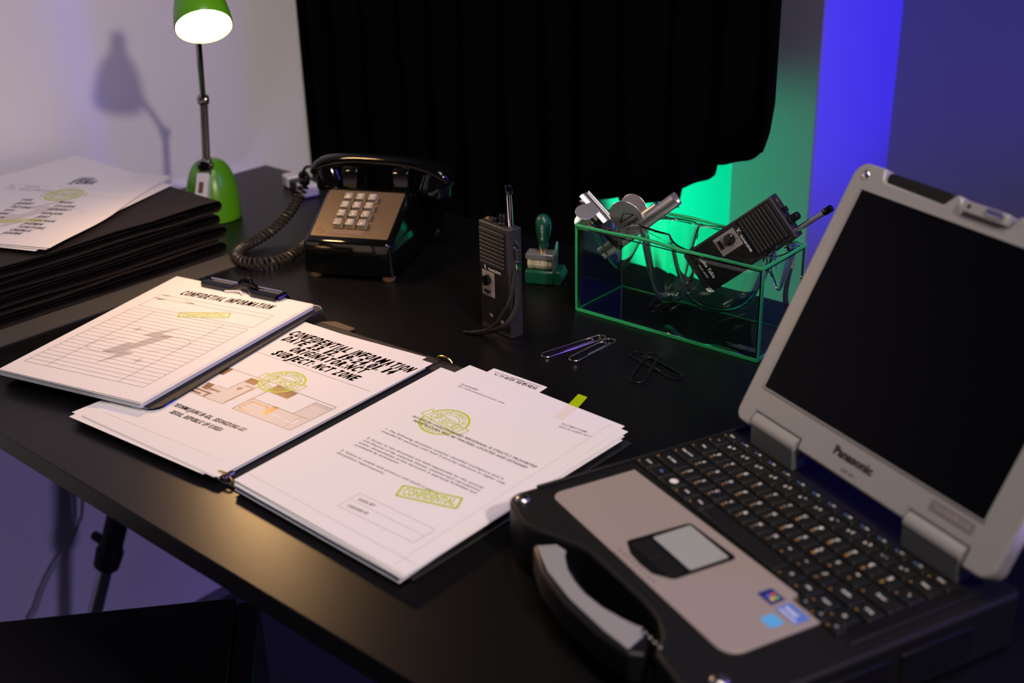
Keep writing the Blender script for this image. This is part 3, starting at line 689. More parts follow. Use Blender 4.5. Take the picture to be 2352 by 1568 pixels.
# ------------------------------------------------------------------ desk lamp
lo_ = Vector((-0.443, 1.762, 0))
lamp = thing('desk_lamp', 'small green desk lamp with lit bell shade and jointed nickel arm', 'lamp', lo_)
b = MB(); rings = []
for t in [0, .02, .06] + [i / 14 for i in range(2, 15)]:
    a = t * math.pi / 2
    kx = (math.cos(a)) ** 0.62 if t < 1 else 0.0; zz = 0.086 * math.sin(a) ** 0.95
    lean = 0.010 * (zz / 0.086)
    rings.append([(0.0405 * max(kx, .01) * math.cos(2 * math.pi * q / 40), lean + 0.040 * max(kx, .01) * math.sin(2 * math.pi * q / 40), zz + 0.001) for q in range(40)])
b.loft(rings); b.build('base', 'green', lamp, angle=60)
# switch plate on the camera side of the base
sp = frame((-0.004, -0.030, 0.058), (0.985, -0.17, 0), (0.09, 0.52, 0.85), (-0.145, -0.84, 0.52))
s_ = MB(sp); s_.prism(rrect(-0.0095, -0.020, 0.0095, 0.018, 0.0025), -0.010, 0.004); so = s_.build('switch_plate', 'white', lamp, bevel=0.001)
s_ = MB(sp); s_.box(-0.003, 0.003, -0.012, 0.004, 0.003, 0.0065); s_.build('switch_rocker', 'foot', so, bevel=0.0008)
J0, J1, J2 = Vector((0.000, -0.012, 0.086)), Vector((-0.437, 1.7597, 0.178)) - lo_, Vector((-0.404, 1.640, 0.281)) - lo_
h = MB(); h.box(-0.0085, 0.0085, -0.020, -0.004, 0.066, 0.092); h.build('hinge', 'pole', lamp, bevel=0.002)
h = MB(); h.tube([J0 + Vector((-.011, 0, -.004)), J0 + Vector((.011, 0, -.004))], 0.005, 14); h.build('hinge_pin', 'pole', lamp)
h = MB(); h.tube([J0 + Vector((-0.0025, 0, -.01)), J1 + Vector((-.0025, 0, 0))], 0.0031, 12); h.tube([J0 + Vector((0.0035, 0, -.01)), J1 + Vector((.0035, 0, 0))], 0.0028, 12); h.build('lower_arm', 'pole', lamp)
h = MB(); h.lathe([(0, -.0085), (.006, -.0075), (.0085, -.003), (.0085, .003), (.006, .0075), (0, .0085)], 20, Matrix.Translation(J1) @ Matrix.Rotation(R(90), 4, 'Y')); h.build('elbow_joint', 'pole', lamp)
dirn = Vector((0.22, -0.66, -0.72)).normalized()                 # the way the shade opens
op = Vector((-0.362, 1.506, 0.3225)) - lo_
neck = op - dirn * 0.092
h = MB(); h.tube([J1, J2, neck + dirn * 0.012], 0.0042, 12); h.build('upper_arm', 'pole', lamp)
zx = dirn.cross(Vector((0, 0, 1))).normalized(); zy = dirn.cross(zx)
SM = frame(op, zx, zy, -dirn)
s_ = MB(SM)
po_ = [(0.0345, 0), (0.0350, 0.003), (0.0345, 0.012), (0.0325, 0.026), (0.0290, 0.040), (0.0240, 0.052), (0.0170, 0.062), (0.0125, 0.066), (0.0115, 0.075), (0.0115, 0.092), (0.008, 0.095)]
pi_ = [(0.006, 0.094), (0.0105, 0.076), (0.0160, 0.0605), (0.0230, 0.0510), (0.0280, 0.0395), (0.0315, 0.026), (0.0335, 0.012), (0.0338, 0)]
n_ = 48; rings = [[(r_ * math.cos(2 * math.pi * q / n_), r_ * math.sin(2 * math.pi * q / n_), z_) for q in range(n_)] for r_, z_ in po_ + pi_ + [po_[0]]]
s_.loft(rings, caps=False); sh_ = s_.build('shade', 'green', lamp, angle=50)
s_ = MB(SM); s_.loft([[(r_ * math.cos(2 * math.pi * q / n_), r_ * math.sin(2 * math.pi * q / n_), z_) for q in range(n_)] for r_, z_ in [(0.0332, 0.0015), (0.0330, 0.012), (0.0310, 0.026), (0.0275, 0.039), (0.0225, 0.050), (0.0155, 0.060)]], caps=False)
s_.build('reflector', 'reflector', sh_)
s_ = MB(SM); s_.lathe([(0.0, 0.002), (0.018, 0.0035), (0.0280, 0.0065), (0.0318, 0.010), (0.030, 0.013), (0.0, 0.014)], 40); s_.build('bulb', 'bulb', lamp)

# ------------------------------------------------------------------ telephone
PW = 0.1253
PM = rz((-0.2697, 1.4989, 0), -14.83)
ph = thing('telephone', 'black push-button desk telephone with bronze faceplate and coiled cord', 'telephone', PM)
pr = [(0.0, 0.007), (-0.0005, 0.0500), (0.002, 0.0522), (0.090, 0.0925), (0.098, 0.0930), (0.104, 0.084), (0.150, 0.084), (0.160, 0.074), (0.200, 0.050), (0.222, 0.040), (0.226, 0.007)]
b = MB()
secs = []
for x, ins in ((0.0, 0.004), (0.003, 0.001), (0.008, 0.0), (PW - 0.008, 0.0), (PW - 0.003, 0.001), (PW, 0.004)):
    secs.append([(x + (0.004 if x < 0.06 else -0.004) * (z / 0.09), y + ins * (1 if y < 0.1 else -1), z - (ins if z > 0.03 else -ins * 0.3)) for y, z in pr])
b.loft(secs); b.build('body', 'gloss', ph, bevel=0.0012, angle=50)
for sx in (-1, 1):
    pg = MB(); px = 0.020 if sx < 0 else 0.092
    pg.prism([(0.104, 0.083), (0.106, 0.113), (0.111, 0.118), (0.117, 0.118), (0.116, 0.086)], px, px + 0.022, lambda x, y, z: (z, x, y)); pg.build('cradle_prong', 'gloss', ph, bevel=0.0015)
    pg = MB(); pg.prism([(0.138, 0.083), (0.138, 0.108), (0.145, 0.110), (0.150, 0.083)], px, px + 0.022, lambda x, y, z: (z, x, y)); pg.build('cradle_prong', 'gloss', ph, bevel=0.0015)
th = math.atan2(0.041, 0.086)
FM = frame((0, 0.006, 0.0528), (1, 0, 0), (0, math.cos(th), math.sin(th)), (0, -math.sin(th), math.cos(th)))
f0 = MB(FM); f0.prism(rrect(0.0095, 0.003, PW - 0.0095, 0.0905, 0.003), -0.003, 0.0012); fp = f0.build('faceplate', 'plate', ph, bevel=0.0005)
f0 = MB(FM); f0.loft([[(0.021 + r * math.cos(a), 0.012 + r * math.sin(a), 0.0013 + zz) for a in [2 * math.pi * q / 24 for q in range(24)]] for r, zz in ((0.0052, 0), (0.0050, 0.0004), (0.0044, 0.0004), (0.0042, 0))], caps=False)
text(f0, 'C', (0.019, 0.0095), (0.0232, 0.0095), 0.005, lambda x, y: (x, y, 0.0014)); f0.build('maker_emblem', 'plate', fp)
w0 = MB(FM); w0.prism(rrect(0.034, 0.0075, 0.082, 0.0165, 0.001), 0.0008, 0.0019); w0.build('card_window', mat('clear_window_plastic', (0.17, 0.12, 0.085), 0.12), fp, bevel=0.0003)
keys = ['1', '2', '3', '4', '5', '6', '7', '8', '9', '*', '0', '#']
abc = {'2': 'ABC', '3': 'DEF', '4': 'GHI', '5': 'JKL', '6': 'MNO', '7': 'PRS', '8': 'TUV', '9': 'WXY', '0': 'OPER'}
for i, kk in enumerate(keys):
    cx = 0.0095 + 0.1063 * (0.315 + 0.157 * (i % 3)); cy = 0.003 + 0.0875 * (0.80 - 0.185 * (i // 3))
    kb = MB(FM); kb.loft([[(cx + sx * w_, cy + sy * w_, z_) for sx, sy in ((-1, -1), (1, -1), (1, 1), (-1, 1))] for w_, z_ in ((0.0064, 0.0008), (0.0062, 0.0035), (0.0050, 0.0045))])
    ko = kb.build('key', 'keyskirt', ph, bevel=0.0006)
    kb = MB(FM); kb.loft([[(cx + sx * w_, cy + sy * w_, z_) for sx, sy in ((-1, -1), (1, -1), (1, 1), (-1, 1))] for w_, z_ in ((0.0054, 0.0042), (0.0054, 0.0085), (0.0050, 0.0090))])
    kb.build('key_cap', 'phonekey', ko, bevel=0.0007)
    tp = lambda x, y: (x, y, 0.00915)
    kb = MB(FM); text(kb, kk, (cx - 0.0013, cy - 0.0036), (cx + 0.0013, cy - 0.0036), 0.0034, tp, bold=.02)
    if kk in abc: text(kb, abc[kk], (cx - 0.0032, cy + 0.0010), (cx + 0.0032, cy + 0.0010), 0.0022, tp, bold=.02)
    kb.build('key_print', 'cream', ko)
for x, y in ((0.012, 0.010), (PW - 0.012, 0.010), (0.014, 0.205), (PW - 0.014, 0.205)):
    fo = MB(Matrix.Translation((x, y, 0))); fo.lathe([(0, 0), (.0085, 0), (.0095, .002), (.0085, .009), (0, .009)], 20); fo.build('foot', 'foot', ph)
# coiled cord
def coil(path, rad, wire, pitch, n=9):
    P = spline(path, 14); L = 0; out = []; D = [0]
    for a, b in zip(P, P[1:]): L += (b - a).length; D.append(L)
    steps = int(L / pitch * n); x = None; k2 = 0
    for i in range(steps + 1):
        s = L * i / steps
        while k2 < len(D) - 2 and D[k2 + 1] < s: k2 += 1
        f_ = (s - D[k2]) / max(1e-9, D[k2 + 1] - D[k2]); p = P[k2].lerp(P[k2 + 1], f_)
        t = (P[k2 + 1] - P[k2]).normalized()
        if x is None: x = Vector((0, 0, 1)).cross(t).normalized()
        x = (x - t * x.dot(t)).normalized(); y = t.cross(x); a = 2 * math.pi * i / n
        out.append(p + (x * math.cos(a) + y * math.sin(a)) * rad)
    return out
PI_ = PM.inverted()
cw = [(-0.2897, 1.6834, 0.083), (-0.2919, 1.7017, 0.070), (-0.2978, 1.6981, 0.055), (-0.305, 1.6882, 0.042), (-0.3152, 1.6658, 0.030), (-0.3316, 1.6448, 0.018), (-0.35, 1.6227, 0.011), (-0.3667, 1.5971, 0.0085), (-0.3712, 1.5677, 0.0085), (-0.359, 1.5413, 0.0085), (-0.3365, 1.5297, 0.0085), (-0.3142, 1.5346, 0.0085), (-0.2968, 1.5536, 0.0085), (-0.2856, 1.5783, 0.0095), (-0.2780, 1.6082, 0.0105), (-0.268, 1.635, 0.0115)]
c_ = MB(); c_.tube(coil(cw, 0.0062, 0.002, 0.0070), 0.0020, 6); 
pts = [(-0.262, 1.650, 0.094), (-0.274, 1.664, 0.101), (-0.284, 1.671, 0.098), (-0.2892, 1.680, 0.088), (-0.2897, 1.6834, 0.083)]
c_.tube(spline(pts, 6), 0.0021, 8)
for i in range(len(c_.v)): c_.v[i] = tuple(PI_ @ Vector(c_.v[i]))
c_.build('coiled_cord', mat('dark_vinyl_cord', (0.030, 0.026, 0.020), 0.38, noise=0.15, nscale=200), ph)

hs = thing('telephone_handset', 'glossy black telephone handset resting across the cradle', 'handset', PM @ rz((0.069, 0.131, 0.1145), -5.0))
b = MB(); rings = []
for i in range(33):
    x = -0.104 + 0.208 * i / 32; a = abs(x) / 0.104
    zc = 0.0085 - 0.019 * a ** 3.2; wy = 0.0125 + 0.0095 * a ** 2.5; hz = 0.0085 + 0.004 * a ** 2
    if i in (0, 32): wy *= 0.55; hz *= 0.45
    if i in (1, 31): wy *= 0.9; hz *= 0.85
    ring = []
    for q in range(20):
        t = 2 * math.pi * q / 20; cx = abs(math.cos(t)) ** 0.8 * math.copysign(1, math.cos(t)); sz = abs(math.sin(t)) ** 0.8 * math.copysign(1, math.sin(t))
        ring.append((x, wy * cx, zc + hz * sz))
    rings.append(ring)
b.loft(rings); b.build('grip', 'gloss', hs, angle=70)
for sx, nm in ((-1, 'earpiece'), (1, 'mouthpiece')):
    T = Matrix.Translation((sx * 0.083, 0, 0.002)) @ Matrix.Rotation(R(sx * 12), 4, 'Y') @ Matrix.Rotation(R(180), 4, 'X')
    e_ = MB(T); e_.lathe([(0, 0), (.0165, 0.001), (.0195, 0.010), (.0215, .022), (.0228, .030), (.0225, .0335), (.0205, .0352), (.012, .0345), (0, .034)], 36); e_.build(nm, 'gloss', hs, angle=60)

ad = thing('plug_adapter', 'small white plug adapter with a dark middle lying behind the telephone cord', 'adapter', frame((-0.331, 1.885, 0), (0.505, -0.863, 0), (0.863, 0.505, 0), (0, 0, 1)))
MB().prism(rrect(-0.046, -0.014, -0.018, 0.014, 0.005), 0.0005, 0.020).build('end_block', 'white', ad, bevel=0.003)
MB().prism(rrect(0.016, -0.014, 0.046, 0.014, 0.005), 0.0005, 0.020).build('end_block', 'white', ad, bevel=0.003)
MB().box(-0.0185, 0.0165, -0.012, 0.012, 0.0005, 0.017).build('middle_band', 'black', ad, bevel=0.002)

# ------------------------------------------------------------------ walkie-talkies
RW, RD, RH = 0.0545, 0.0189, 0.1315
def walkie(mtx, label, strap, inbox):
    t = thing('walkie_talkie', label, 'walkie-talkie', mtx, None)
    MB().prism(rrect(0, 0, RW, RD, 0.0022, 3), 0.0, RH).build('case', 'radio', t, bevel=0.0012)
    # recessed black lower panel and ribbed speaker grille
    MB().box(0.0025, RW - 0.0025, -0.0006, 0.001, 0.008, 0.080).build('front_panel', 'radiodark', t, bevel=0.0003)
    gf = MB(); gf.box(0.002, RW - 0.006, -0.0008, 0.001, 0.080, RH - 0.0045); g0 = gf.build('speaker_grille', 'blackmatte', t, bevel=0.0003)
    for i in range(9):
        z = 0.0842 + i * 0.0047; g = MB(); hz = 0.0017 if i < 8 else 0.0032
        g.prism(rrect(0.0035, z - 0.0017, RW - 0.0070, z + hz, 0.0012, 2), -0.0026, -0.0006, lambda x, y, zz: (x, zz, y)); g.build('grille_rib', 'radio', g0, bevel=0.0005)
    # label with rotary knob
    F = lambda x, z, d=-0.0011: (x, d, z)
    l = MB(); l.prism([(0.0055, 0.0735), (0.0275, 0.0735), (0.0275, 0.0435), (0.0055, 0.0435)], -0.0011, -0.0006, lambda x, y, zz: (x, zz, y)); lb = l.build('dial_label', 'label', t)
    P_ = lambda x, z: (x, -0.0013, z)
    m_ = MB()
    for i in range(7):
        a = R(-120 + i * 37); cx, cz = 0.0150, 0.0632
        text(m_, str((20, 60, 80, 100, 140, 180, 10)[i]), (cx + 0.0082 * math.cos(a) - 0.001, cz + 0.0082 * math.sin(a)), (cx + 0.0082 * math.cos(a) + 0.0014, cz + 0.0082 * math.sin(a)), 0.0011, P_, bold=.02)
    text(m_, 'SCALE', (0.0075, 0.0528), (0.013, 0.0528), 0.0011, P_, bold=.02); text(m_, 'SIGNAL', (0.014, 0.0528), (0.021, 0.0528), 0.0011, P_, bold=.02); text(m_, 'TRANSMIT MODE', (0.008, 0.0448), (0.022, 0.0448), 0.0011, P_, bold=.02)
    m_.build('label_print', 'ink', lb)
    m_ = MB(); m_.box(0.0095, 0.0205, -0.0026, -0.0011, 0.0475, 0.0515); m_.build('slide_switch', 'blackmatte', lb, bevel=0.0003)
    K = Matrix.Translation((0.0150, -0.0011, 0.0632)) @ Matrix.Rotation(R(90), 4, 'X')
    m_ = MB(K); m_.lathe([(0, 0), (.0066, 0), (.0066, .0035), (.0060, .0042), (0, .0042)], 24); kn = m_.build('rotary_knob', 'gloss', t)
    m_ = MB(K @ Matrix.Rotation(R(20), 4, 'Z')); m_.box(-0.0015, 0.0015, -0.0058, 0.0058, 0.004, 0.0068); m_.build('knob_grip', 'gloss', kn, bevel=0.0005)
    m_ = MB(); text(m_, 'V.', (0.0095, 0.0755), (0.0150, 0.0755), 0.0052, P_, bold=.02); text(m_, 'TRANSCEIVER', (0.0172, 0.0755), (0.0405, 0.0755), 0.0026, P_, bold=.03)
    if inbox:
        text(m_, 'Walkie Talkie', (0.012, 0.0180), (0.042, 0.0180), 0.0042, P_, shear=.1, bold=.01); text(m_, 'VNT-A770', (0.020, 0.0115), (0.038, 0.0115), 0.0022, P_, bold=.01)
    m_.build('maker_print', 'st_white', t)
    if not inbox:
        m_ = MB(); fill(m_, [(0.0175, 0.0225), (0.0235, 0.0222), (0.0240, 0.0185), (0.0185, 0.0190)], P_); fill(m_, [(0.0345, 0.0200), (0.0430, 0.0205), (0.0450, 0.0165), (0.0400, 0.0160), (0.0350, 0.0180)], P_); m_.build('worn_sticker', 'label', t)
    # top fittings
    m_ = MB(); m_.box(0.006, 0.018, 0.0045, 0.0145, RH, RH + 0.0022); m_.build('top_plate', 'radio', t, bevel=0.0005)
    m_ = MB(Matrix.Translation((0.0085, 0.008, RH + 0.0018))); m_.lathe([(0.0032, 0), (0.0032, 0.0016), (0.0018, 0.0016), (0.0016, 0.0003), (0, 0.0003)], 20); m_.build('earphone_jack', 'brass', t)
    m_ = MB(); m_.box(0.0180, 0.0240, 0.007, 0.0125, RH, RH + 0.005); m_.build('push_button', 'blackmatte', t, bevel=0.0006)
    m_ = MB(Matrix.Translation((0.0340, 0.0095, RH))); m_.lathe([(0, 0), (.0058, 0), (.0058, .002), (.0046, .003), (.0044, .0115), (.0038, .0123), (0, .0123)], 28); m_.build('volume_knob', 'black', t)
    A0 = Vector((RW - 0.0075, 0.0095, RH)); ad_ = Vector((-0.045, 0, 1)).normalized() if not inbox else Vector((0.0, 0.0, 1))
    an = MB(); an.tube([A0, A0 + ad_ * 0.0385], 0.0031, 16); ao = an.build('antenna', 'chrome', t)
    an = MB(); an.tube([A0 + ad_ * 0.0375, A0 + ad_ * 0.039, A0 + ad_ * 0.0475, A0 + ad_ * 0.0485], [0.0034, 0.0040, 0.0040, 0.0034], 16); an.build('antenna_tip', 'gloss', ao)
    # battery hump at the back
    MB().box(0.006, RW - 0.006, RD - 0.0002, RD + 0.009 if inbox else RD + 0.003, 0.055, RH - 0.008).build('battery_cover', 'radio', t, bevel=0.0015)
    # lanyard: ring on the right side, metal ferrule, flat braid
    rg = MB(); rg.tube([(RW + 0.0022, RD * 0.5 + 0.0032 * math.cos(a), RH - 0.020 + 0.0042 * math.sin(a)) for a in [2 * math.pi * q / 20 for q in range(20)]], 0.0007, 8, closed=True); ro = rg.build('lanyard_ring', 'chrome', t)
    rg = MB(); rg.tube([(RW - 0.001, RD * 0.5, RH - 0.0145), (RW + 0.0025, RD * 0.5, RH - 0.0155)], 0.0018, 8); rg.build('lanyard_lug', 'radio', t)
    for pts_, rr in strap:
        sb = MB(); sb.tube(spline(pts_, 8), rr, 10, flat=0.42); sb.build('lanyard', 'cord', t)
    return t
Wm = frame((-0.0349, 1.321, 0.0), (0.6247, -0.7809, 0), (0.7809, 0.6247, 0), (0, 0, 1))
sidex = RW
st1 = [([(RW + .0025, 0.010, RH - 0.024), (RW + .0028, 0.010, RH - 0.036)], 0.0034),
       ([(RW + .0028, 0.009, RH - 0.047), (RW + .0032, 0.0085, 0.060), (RW + 0.005, 0.006, 0.044), (RW + 0.006, 0.000, 0.034), (RW + 0.004, -0.008, 0.024), (RW - 0.006, -0.013, 0.015), (RW - 0.020, -0.014, 0.008), (RW - 0.034, -0.020, 0.0035), (RW - 0.046, -0.027, 0.0022)], 0.0042),
       ([(RW + .0028, 0.006, RH - 0.047), (RW + .0030, 0.001, 0.062), (RW + 0.002, -0.004, 0.046), (RW - 0.004, -0.008, 0.034), (RW - 0.010, -0.011, 0.022), (RW - 0.022, -0.016, 0.010), (RW - 0.040, -0.023, 0.004), (RW - 0.050, -0.030, 0.0024)], 0.0032)]
w1 = walkie(Wm, 'charcoal walkie-talkie standing upright on the desk with a wrist strap', st1, False)
fr = MB(); fr.box(RW + 0.0002, RW + 0.0056, 0.0062, 0.0132, RH - 0.0485, RH - 0.0365); fr.build('strap_ferrule', 'chrome', w1, bevel=0.0006)
X2, Y2, Z2 = Vector((0.5349, -0.3605, -0.7641)), Vector((0.5447, 0.8385, -0.0143)), Vector((0.6459, -0.4085, 0.6449))
X2.normalize(); Y2 = (Y2 - X2 * Y2.dot(X2)).normalized(); Z2 = X2.cross(Y2)
O2 = Vector((0.2072, 1.349, 0.075)) - Y2 * 0.010
W2 = frame(O2, X2, Y2, Z2); W2i = W2.inverted()
hang = [Vector(p) for p in ((0, 0, 0),)]
r0 = W2 @ Vector((RW + 0.0022, RD * 0.5, RH - 0.020))
st2 = [([W2i @ r0, W2i @ (r0 + Vector((0.003, -0.002, -0.006))), W2i @ (r0 + Vector((0.003, -0.003, -0.014)))], 0.0036),
       ([W2i @ (r0 + Vector((0.003, -0.003, -0.024))), W2i @ (r0 + Vector((0.000, -0.004, -0.040))), W2i @ (r0 + Vector((-0.001, -0.004, -0.060))), W2i @ (r0 + Vector((0.004, -0.004, -0.083)))], 0.0048)]
w2 = walkie(W2, 'charcoal walkie-talkie leaning in the green glass case with its chrome antenna out', st2, True)
fr = MB(W2i @ Matrix.Translation(r0 + Vector((0.003, -0.003, -0.019)))); fr.box(-0.0035, 0.0035, -0.0025, 0.0025, -0.006, 0.006); fr.build('strap_ferrule', 'chrome', w2, bevel=0.0006)

# ------------------------------------------------------------------ date stamp
DS = thing('date_stamp', 'small date stamp with dark green bulb handle behind the upright walkie-talkie', 'stamp', frame((0.018, 1.452, 0), (0.9645, -0.264, 0), (0.264, 0.9645, 0), (0, 0, 1)))
MB().prism([(0.0, 0.0), (0.038, 0.0), (0.038, 0.0185), (0.0, 0.0185)], 0.0, 0.032, lambda x, y, z: (x, z, y)).build('base_block', 'stampgreen', DS, bevel=0.0025)
MB().prism([(0.0, 0.0), (0.010, 0.0), (0.013, 0.009), (0.008, 0.0185), (0.0, 0.0185)], 0.0, 0.030, lambda x, y, z: (0.0375 + x, z + 0.001, y)).build('ink_pad_case', 'stampgreen', DS, bevel=0.0015)
for i, (x0, x1, rr) in enumerate(((0.0035, 0.0085, .0098), (0.009, 0.0125, .0090), (0.013, 0.0195, .0098), (0.020, 0.0300, .0100), (0.0305, 0.0345, .0094))):
    wh = MB(Matrix.Translation((x0, 0.012, 0.0275)) @ Matrix.Rotation(R(90), 4, 'Y')); n_ = 40
    wh.loft([[((rr * (1.0 if q % 2 else 0.94)) * math.cos(2 * math.pi * q / n_), (rr * (1.0 if q % 2 else 0.94)) * math.sin(2 * math.pi * q / n_), z_) for q in range(n_)] for z_ in (0, x1 - x0)])
    wh.build('number_wheel', 'rubber', DS)
f_ = MB(); f_.box(0.0015, 0.0365, 0.0015, 0.0225, 0.0385, 0.0405); f_.box(0.0015, 0.0365, 0.0010, 0.0025, 0.034, 0.0405); f_.build('top_frame', 'blueplate', DS, bevel=0.0004)
f_ = MB(); f_.prism([(0.0, 0.019), (0.024, 0.019), (0.024, 0.052), (0.020, 0.052), (0.004, 0.0405), (0.0, 0.0405)], 0.0368, 0.0382, lambda x, y, z: (z, x, y)); f_.build('side_frame', 'blueplate', DS)
m_ = MB(); text(m_, '8', (0.0030, 0.028), (0.0058, 0.028), 0.0034, lambda x, y: (0.0384, x + 0.004, y)); m_.build('side_print', 'st_white', DS)
hx, hy = 0.0225, 0.012
f_ = MB(Matrix.Translation((hx, hy, 0.0405))); f_.lathe([(0, 0), (.0042, 0), (.0040, .006), (0, .006)], 20); f_.build('handle_collar', 'brass', DS)
f_ = MB(Matrix.Translation((hx, hy, 0.0455))); f_.lathe([(0, 0), (.0055, .0005), (.0062, .003), (.0060, .006), (.0054, .008), (.0070, .012), (.0090, .020), (.0098, .027), (.0098, .034), (.0085, .040), (.0055, .0438), (.0020, .0452), (0, .0454)], 32); f_.build('handle', 'stampgreen', DS, angle=60)
m_ = MB()
v_, ff = glyphs('COLOP S 160'); xm = max(a for a, b in v_)
m_.add([(hx - 0.0005 + 0.0025 * b / CAP, hy - math.sqrt(max(1e-9, 0.0101 ** 2 - (0.0025 * b / CAP) ** 2)), 0.0800 - 0.020 * a / xm) for a, b in v_], ff); m_.build('handle_print', 'st_white', DS)

# ------------------------------------------------------------------ glass case with slumped pockets
GW, GD, GH, GT = 0.246, 0.095, 0.108, 0.0035
GM = frame((0.0787, 1.3613, 0.0), (0.7585, -0.6516, 0), (0.6516, 0.7585, 0), (0, 0, 1))
gc = thing('glass_case', 'green-edged glass case with a slumped pocketed top holding clips and a walkie-talkie', 'glass case', GM)
e0 = 0.0001
for nm, a in (('front_pane', (0, GW, 0, GT, GT + e0, GH - .004)), ('back_pane', (0, GW, GD - GT, GD, GT + e0, GH - .004)), ('side_pane', (0, GT, GT + e0, GD - GT - e0, GT + e0, GH - .004)), ('side_pane', (GW - GT, GW, GT + e0, GD - GT - e0, GT + e0, GH - .004)), ('bottom_pane', (0, GW, 0, GD, 0.0004, GT))):
    MB().box(*a).build(nm, 'glass', gc, smooth=False)
# polished green edges, brightened in colour for the green light entering the glass
for nm, a in (('pane_edge', (-0.0012, 0.0002, -0.0006, GT, 0.0006, GH - .002)), ('pane_edge', (GW - 0.0002, GW + 0.0014, -0.0006, GT, 0.0006, GH - .002)), ('pane_edge', (0, GW, -0.0010, -0.00005, 0.0004, GT + 0.0004)), ('pane_edge', (GW + .0001, GW + 0.0010, 0.0, GD, 0.0004, GT + 0.0004)),
              ('pane_edge', (-0.0002, 0.0010, GD, GD + 0.001, 0.0006, GH - .002)), ('pane_edge', (GW - 0.001, GW + 0.0002, GD, GD + 0.001, 0.0006, GH - .002)), ('pane_edge', (0, GW, GD - GT, GD - GT + .0006, GT, GT + 0.0010)), ('pane_edge', (GT, GT + .0006, GT, GD - GT, GT, GT + .0012))):
    MB().box(*a).build(nm, 'glassedge', gc, smooth=False)
def sm(t): t = min(1, max(0, t)); return t * t * (3 - 2 * t)
def pocket(x, y, cx, cy, rx, ry, D, p=3.0, q=1.0):
    r = ((abs(x - cx) / rx) ** 2.4 + (abs(y - cy) / ry) ** 2.4) ** (1 / 2.4)
    return D * max(0.0, 1 - r ** p) ** q if r < 1 else 0.0
def top(x, y):
    z = GH + 0.0
    z += 0.014 * math.exp(-((x - 0.095) / 0.028) ** 2) * math.exp(-((y - 0.016) / 0.018) ** 2)
    z += 0.006 * math.exp(-((x - 0.066) / 0.016) ** 2) * math.exp(-((y - 0.045) / 0.03) ** 2)
    z -= pocket(x, y, 0.034, 0.044, 0.034, 0.040, 0.060, 1.6, 1.3)
    z -= pocket(x, y, 0.097, 0.049, 0.029, 0.040, 0.088, 2.8, 1.5)
    z -= pocket(x, y, 0.167, 0.048, 0.061, 0.046, 0.075, 5.0, 1.7)
    z -= pocket(x, y, 0.231, 0.064, 0.0120, 0.026, 0.047, 1.6, 1.4)
    e = min(x, GW - x, y, GD - y) / 0.006
    return GH + (z - GH) * (sm(e) if z < GH else min(1, 0.35 + sm(e)))
g = MB(); g.grid(lambda s, t: (GW * s, GD * t, top(GW * s, GD * t)), 240, 100)
so = g.build('slumped_top', 'glassclear', gc, angle=180); md = so.modifiers.new('solid', 'SOLIDIFY'); md.thickness = 0.0026; md.offset = 0
for nm, a in (('rim', (-0.001, GW + 0.001, -0.0014, 0.0004)), ('rim', (-0.001, GW + 0.001, GD - 0.0004, GD + 0.0014))):
    r_ = MB(); x0, x1, y0, y1 = a; r_.grid(lambda s, t: (x0 + (x1 - x0) * s, (y0 + y1) / 2 + (y1 - y0) / 2 * math.cos(2 * math.pi * t), GH + (top(x0 + (x1 - x0) * s, 0.0) - GH) + 0.0020 * math.sin(2 * math.pi * t)), 60, 10)
    r_.build(nm, 'glassedge', gc, angle=180)
for x0 in (-0.0010, GW - 0.0004):
    r_ = MB(); r_.box(x0, x0 + 0.0014, 0.0, GD, GH - 0.002, GH + 0.002); r_.build('rim', 'glassedge', gc, bevel=0.0005)
m_ = MB()
for i, (s_, wd) in enumerate((('MADE IN KOREA', 0.026), ('MOITATROUON', 0.040), ('DESIGN.COM', 0.030), ('HANDMADE GLASS', 0.034))):
    text(m_, s_, (GW - 0.010 - wd, 0.026 - 0.005 * i), (GW - 0.010, 0.026 - 0.005 * i), 0.0024, lambda x, y: (x, 0.010 + y * 0.5, GT + 0.0003), bold=.02)
m_.build('etched_print', 'etch', gc)

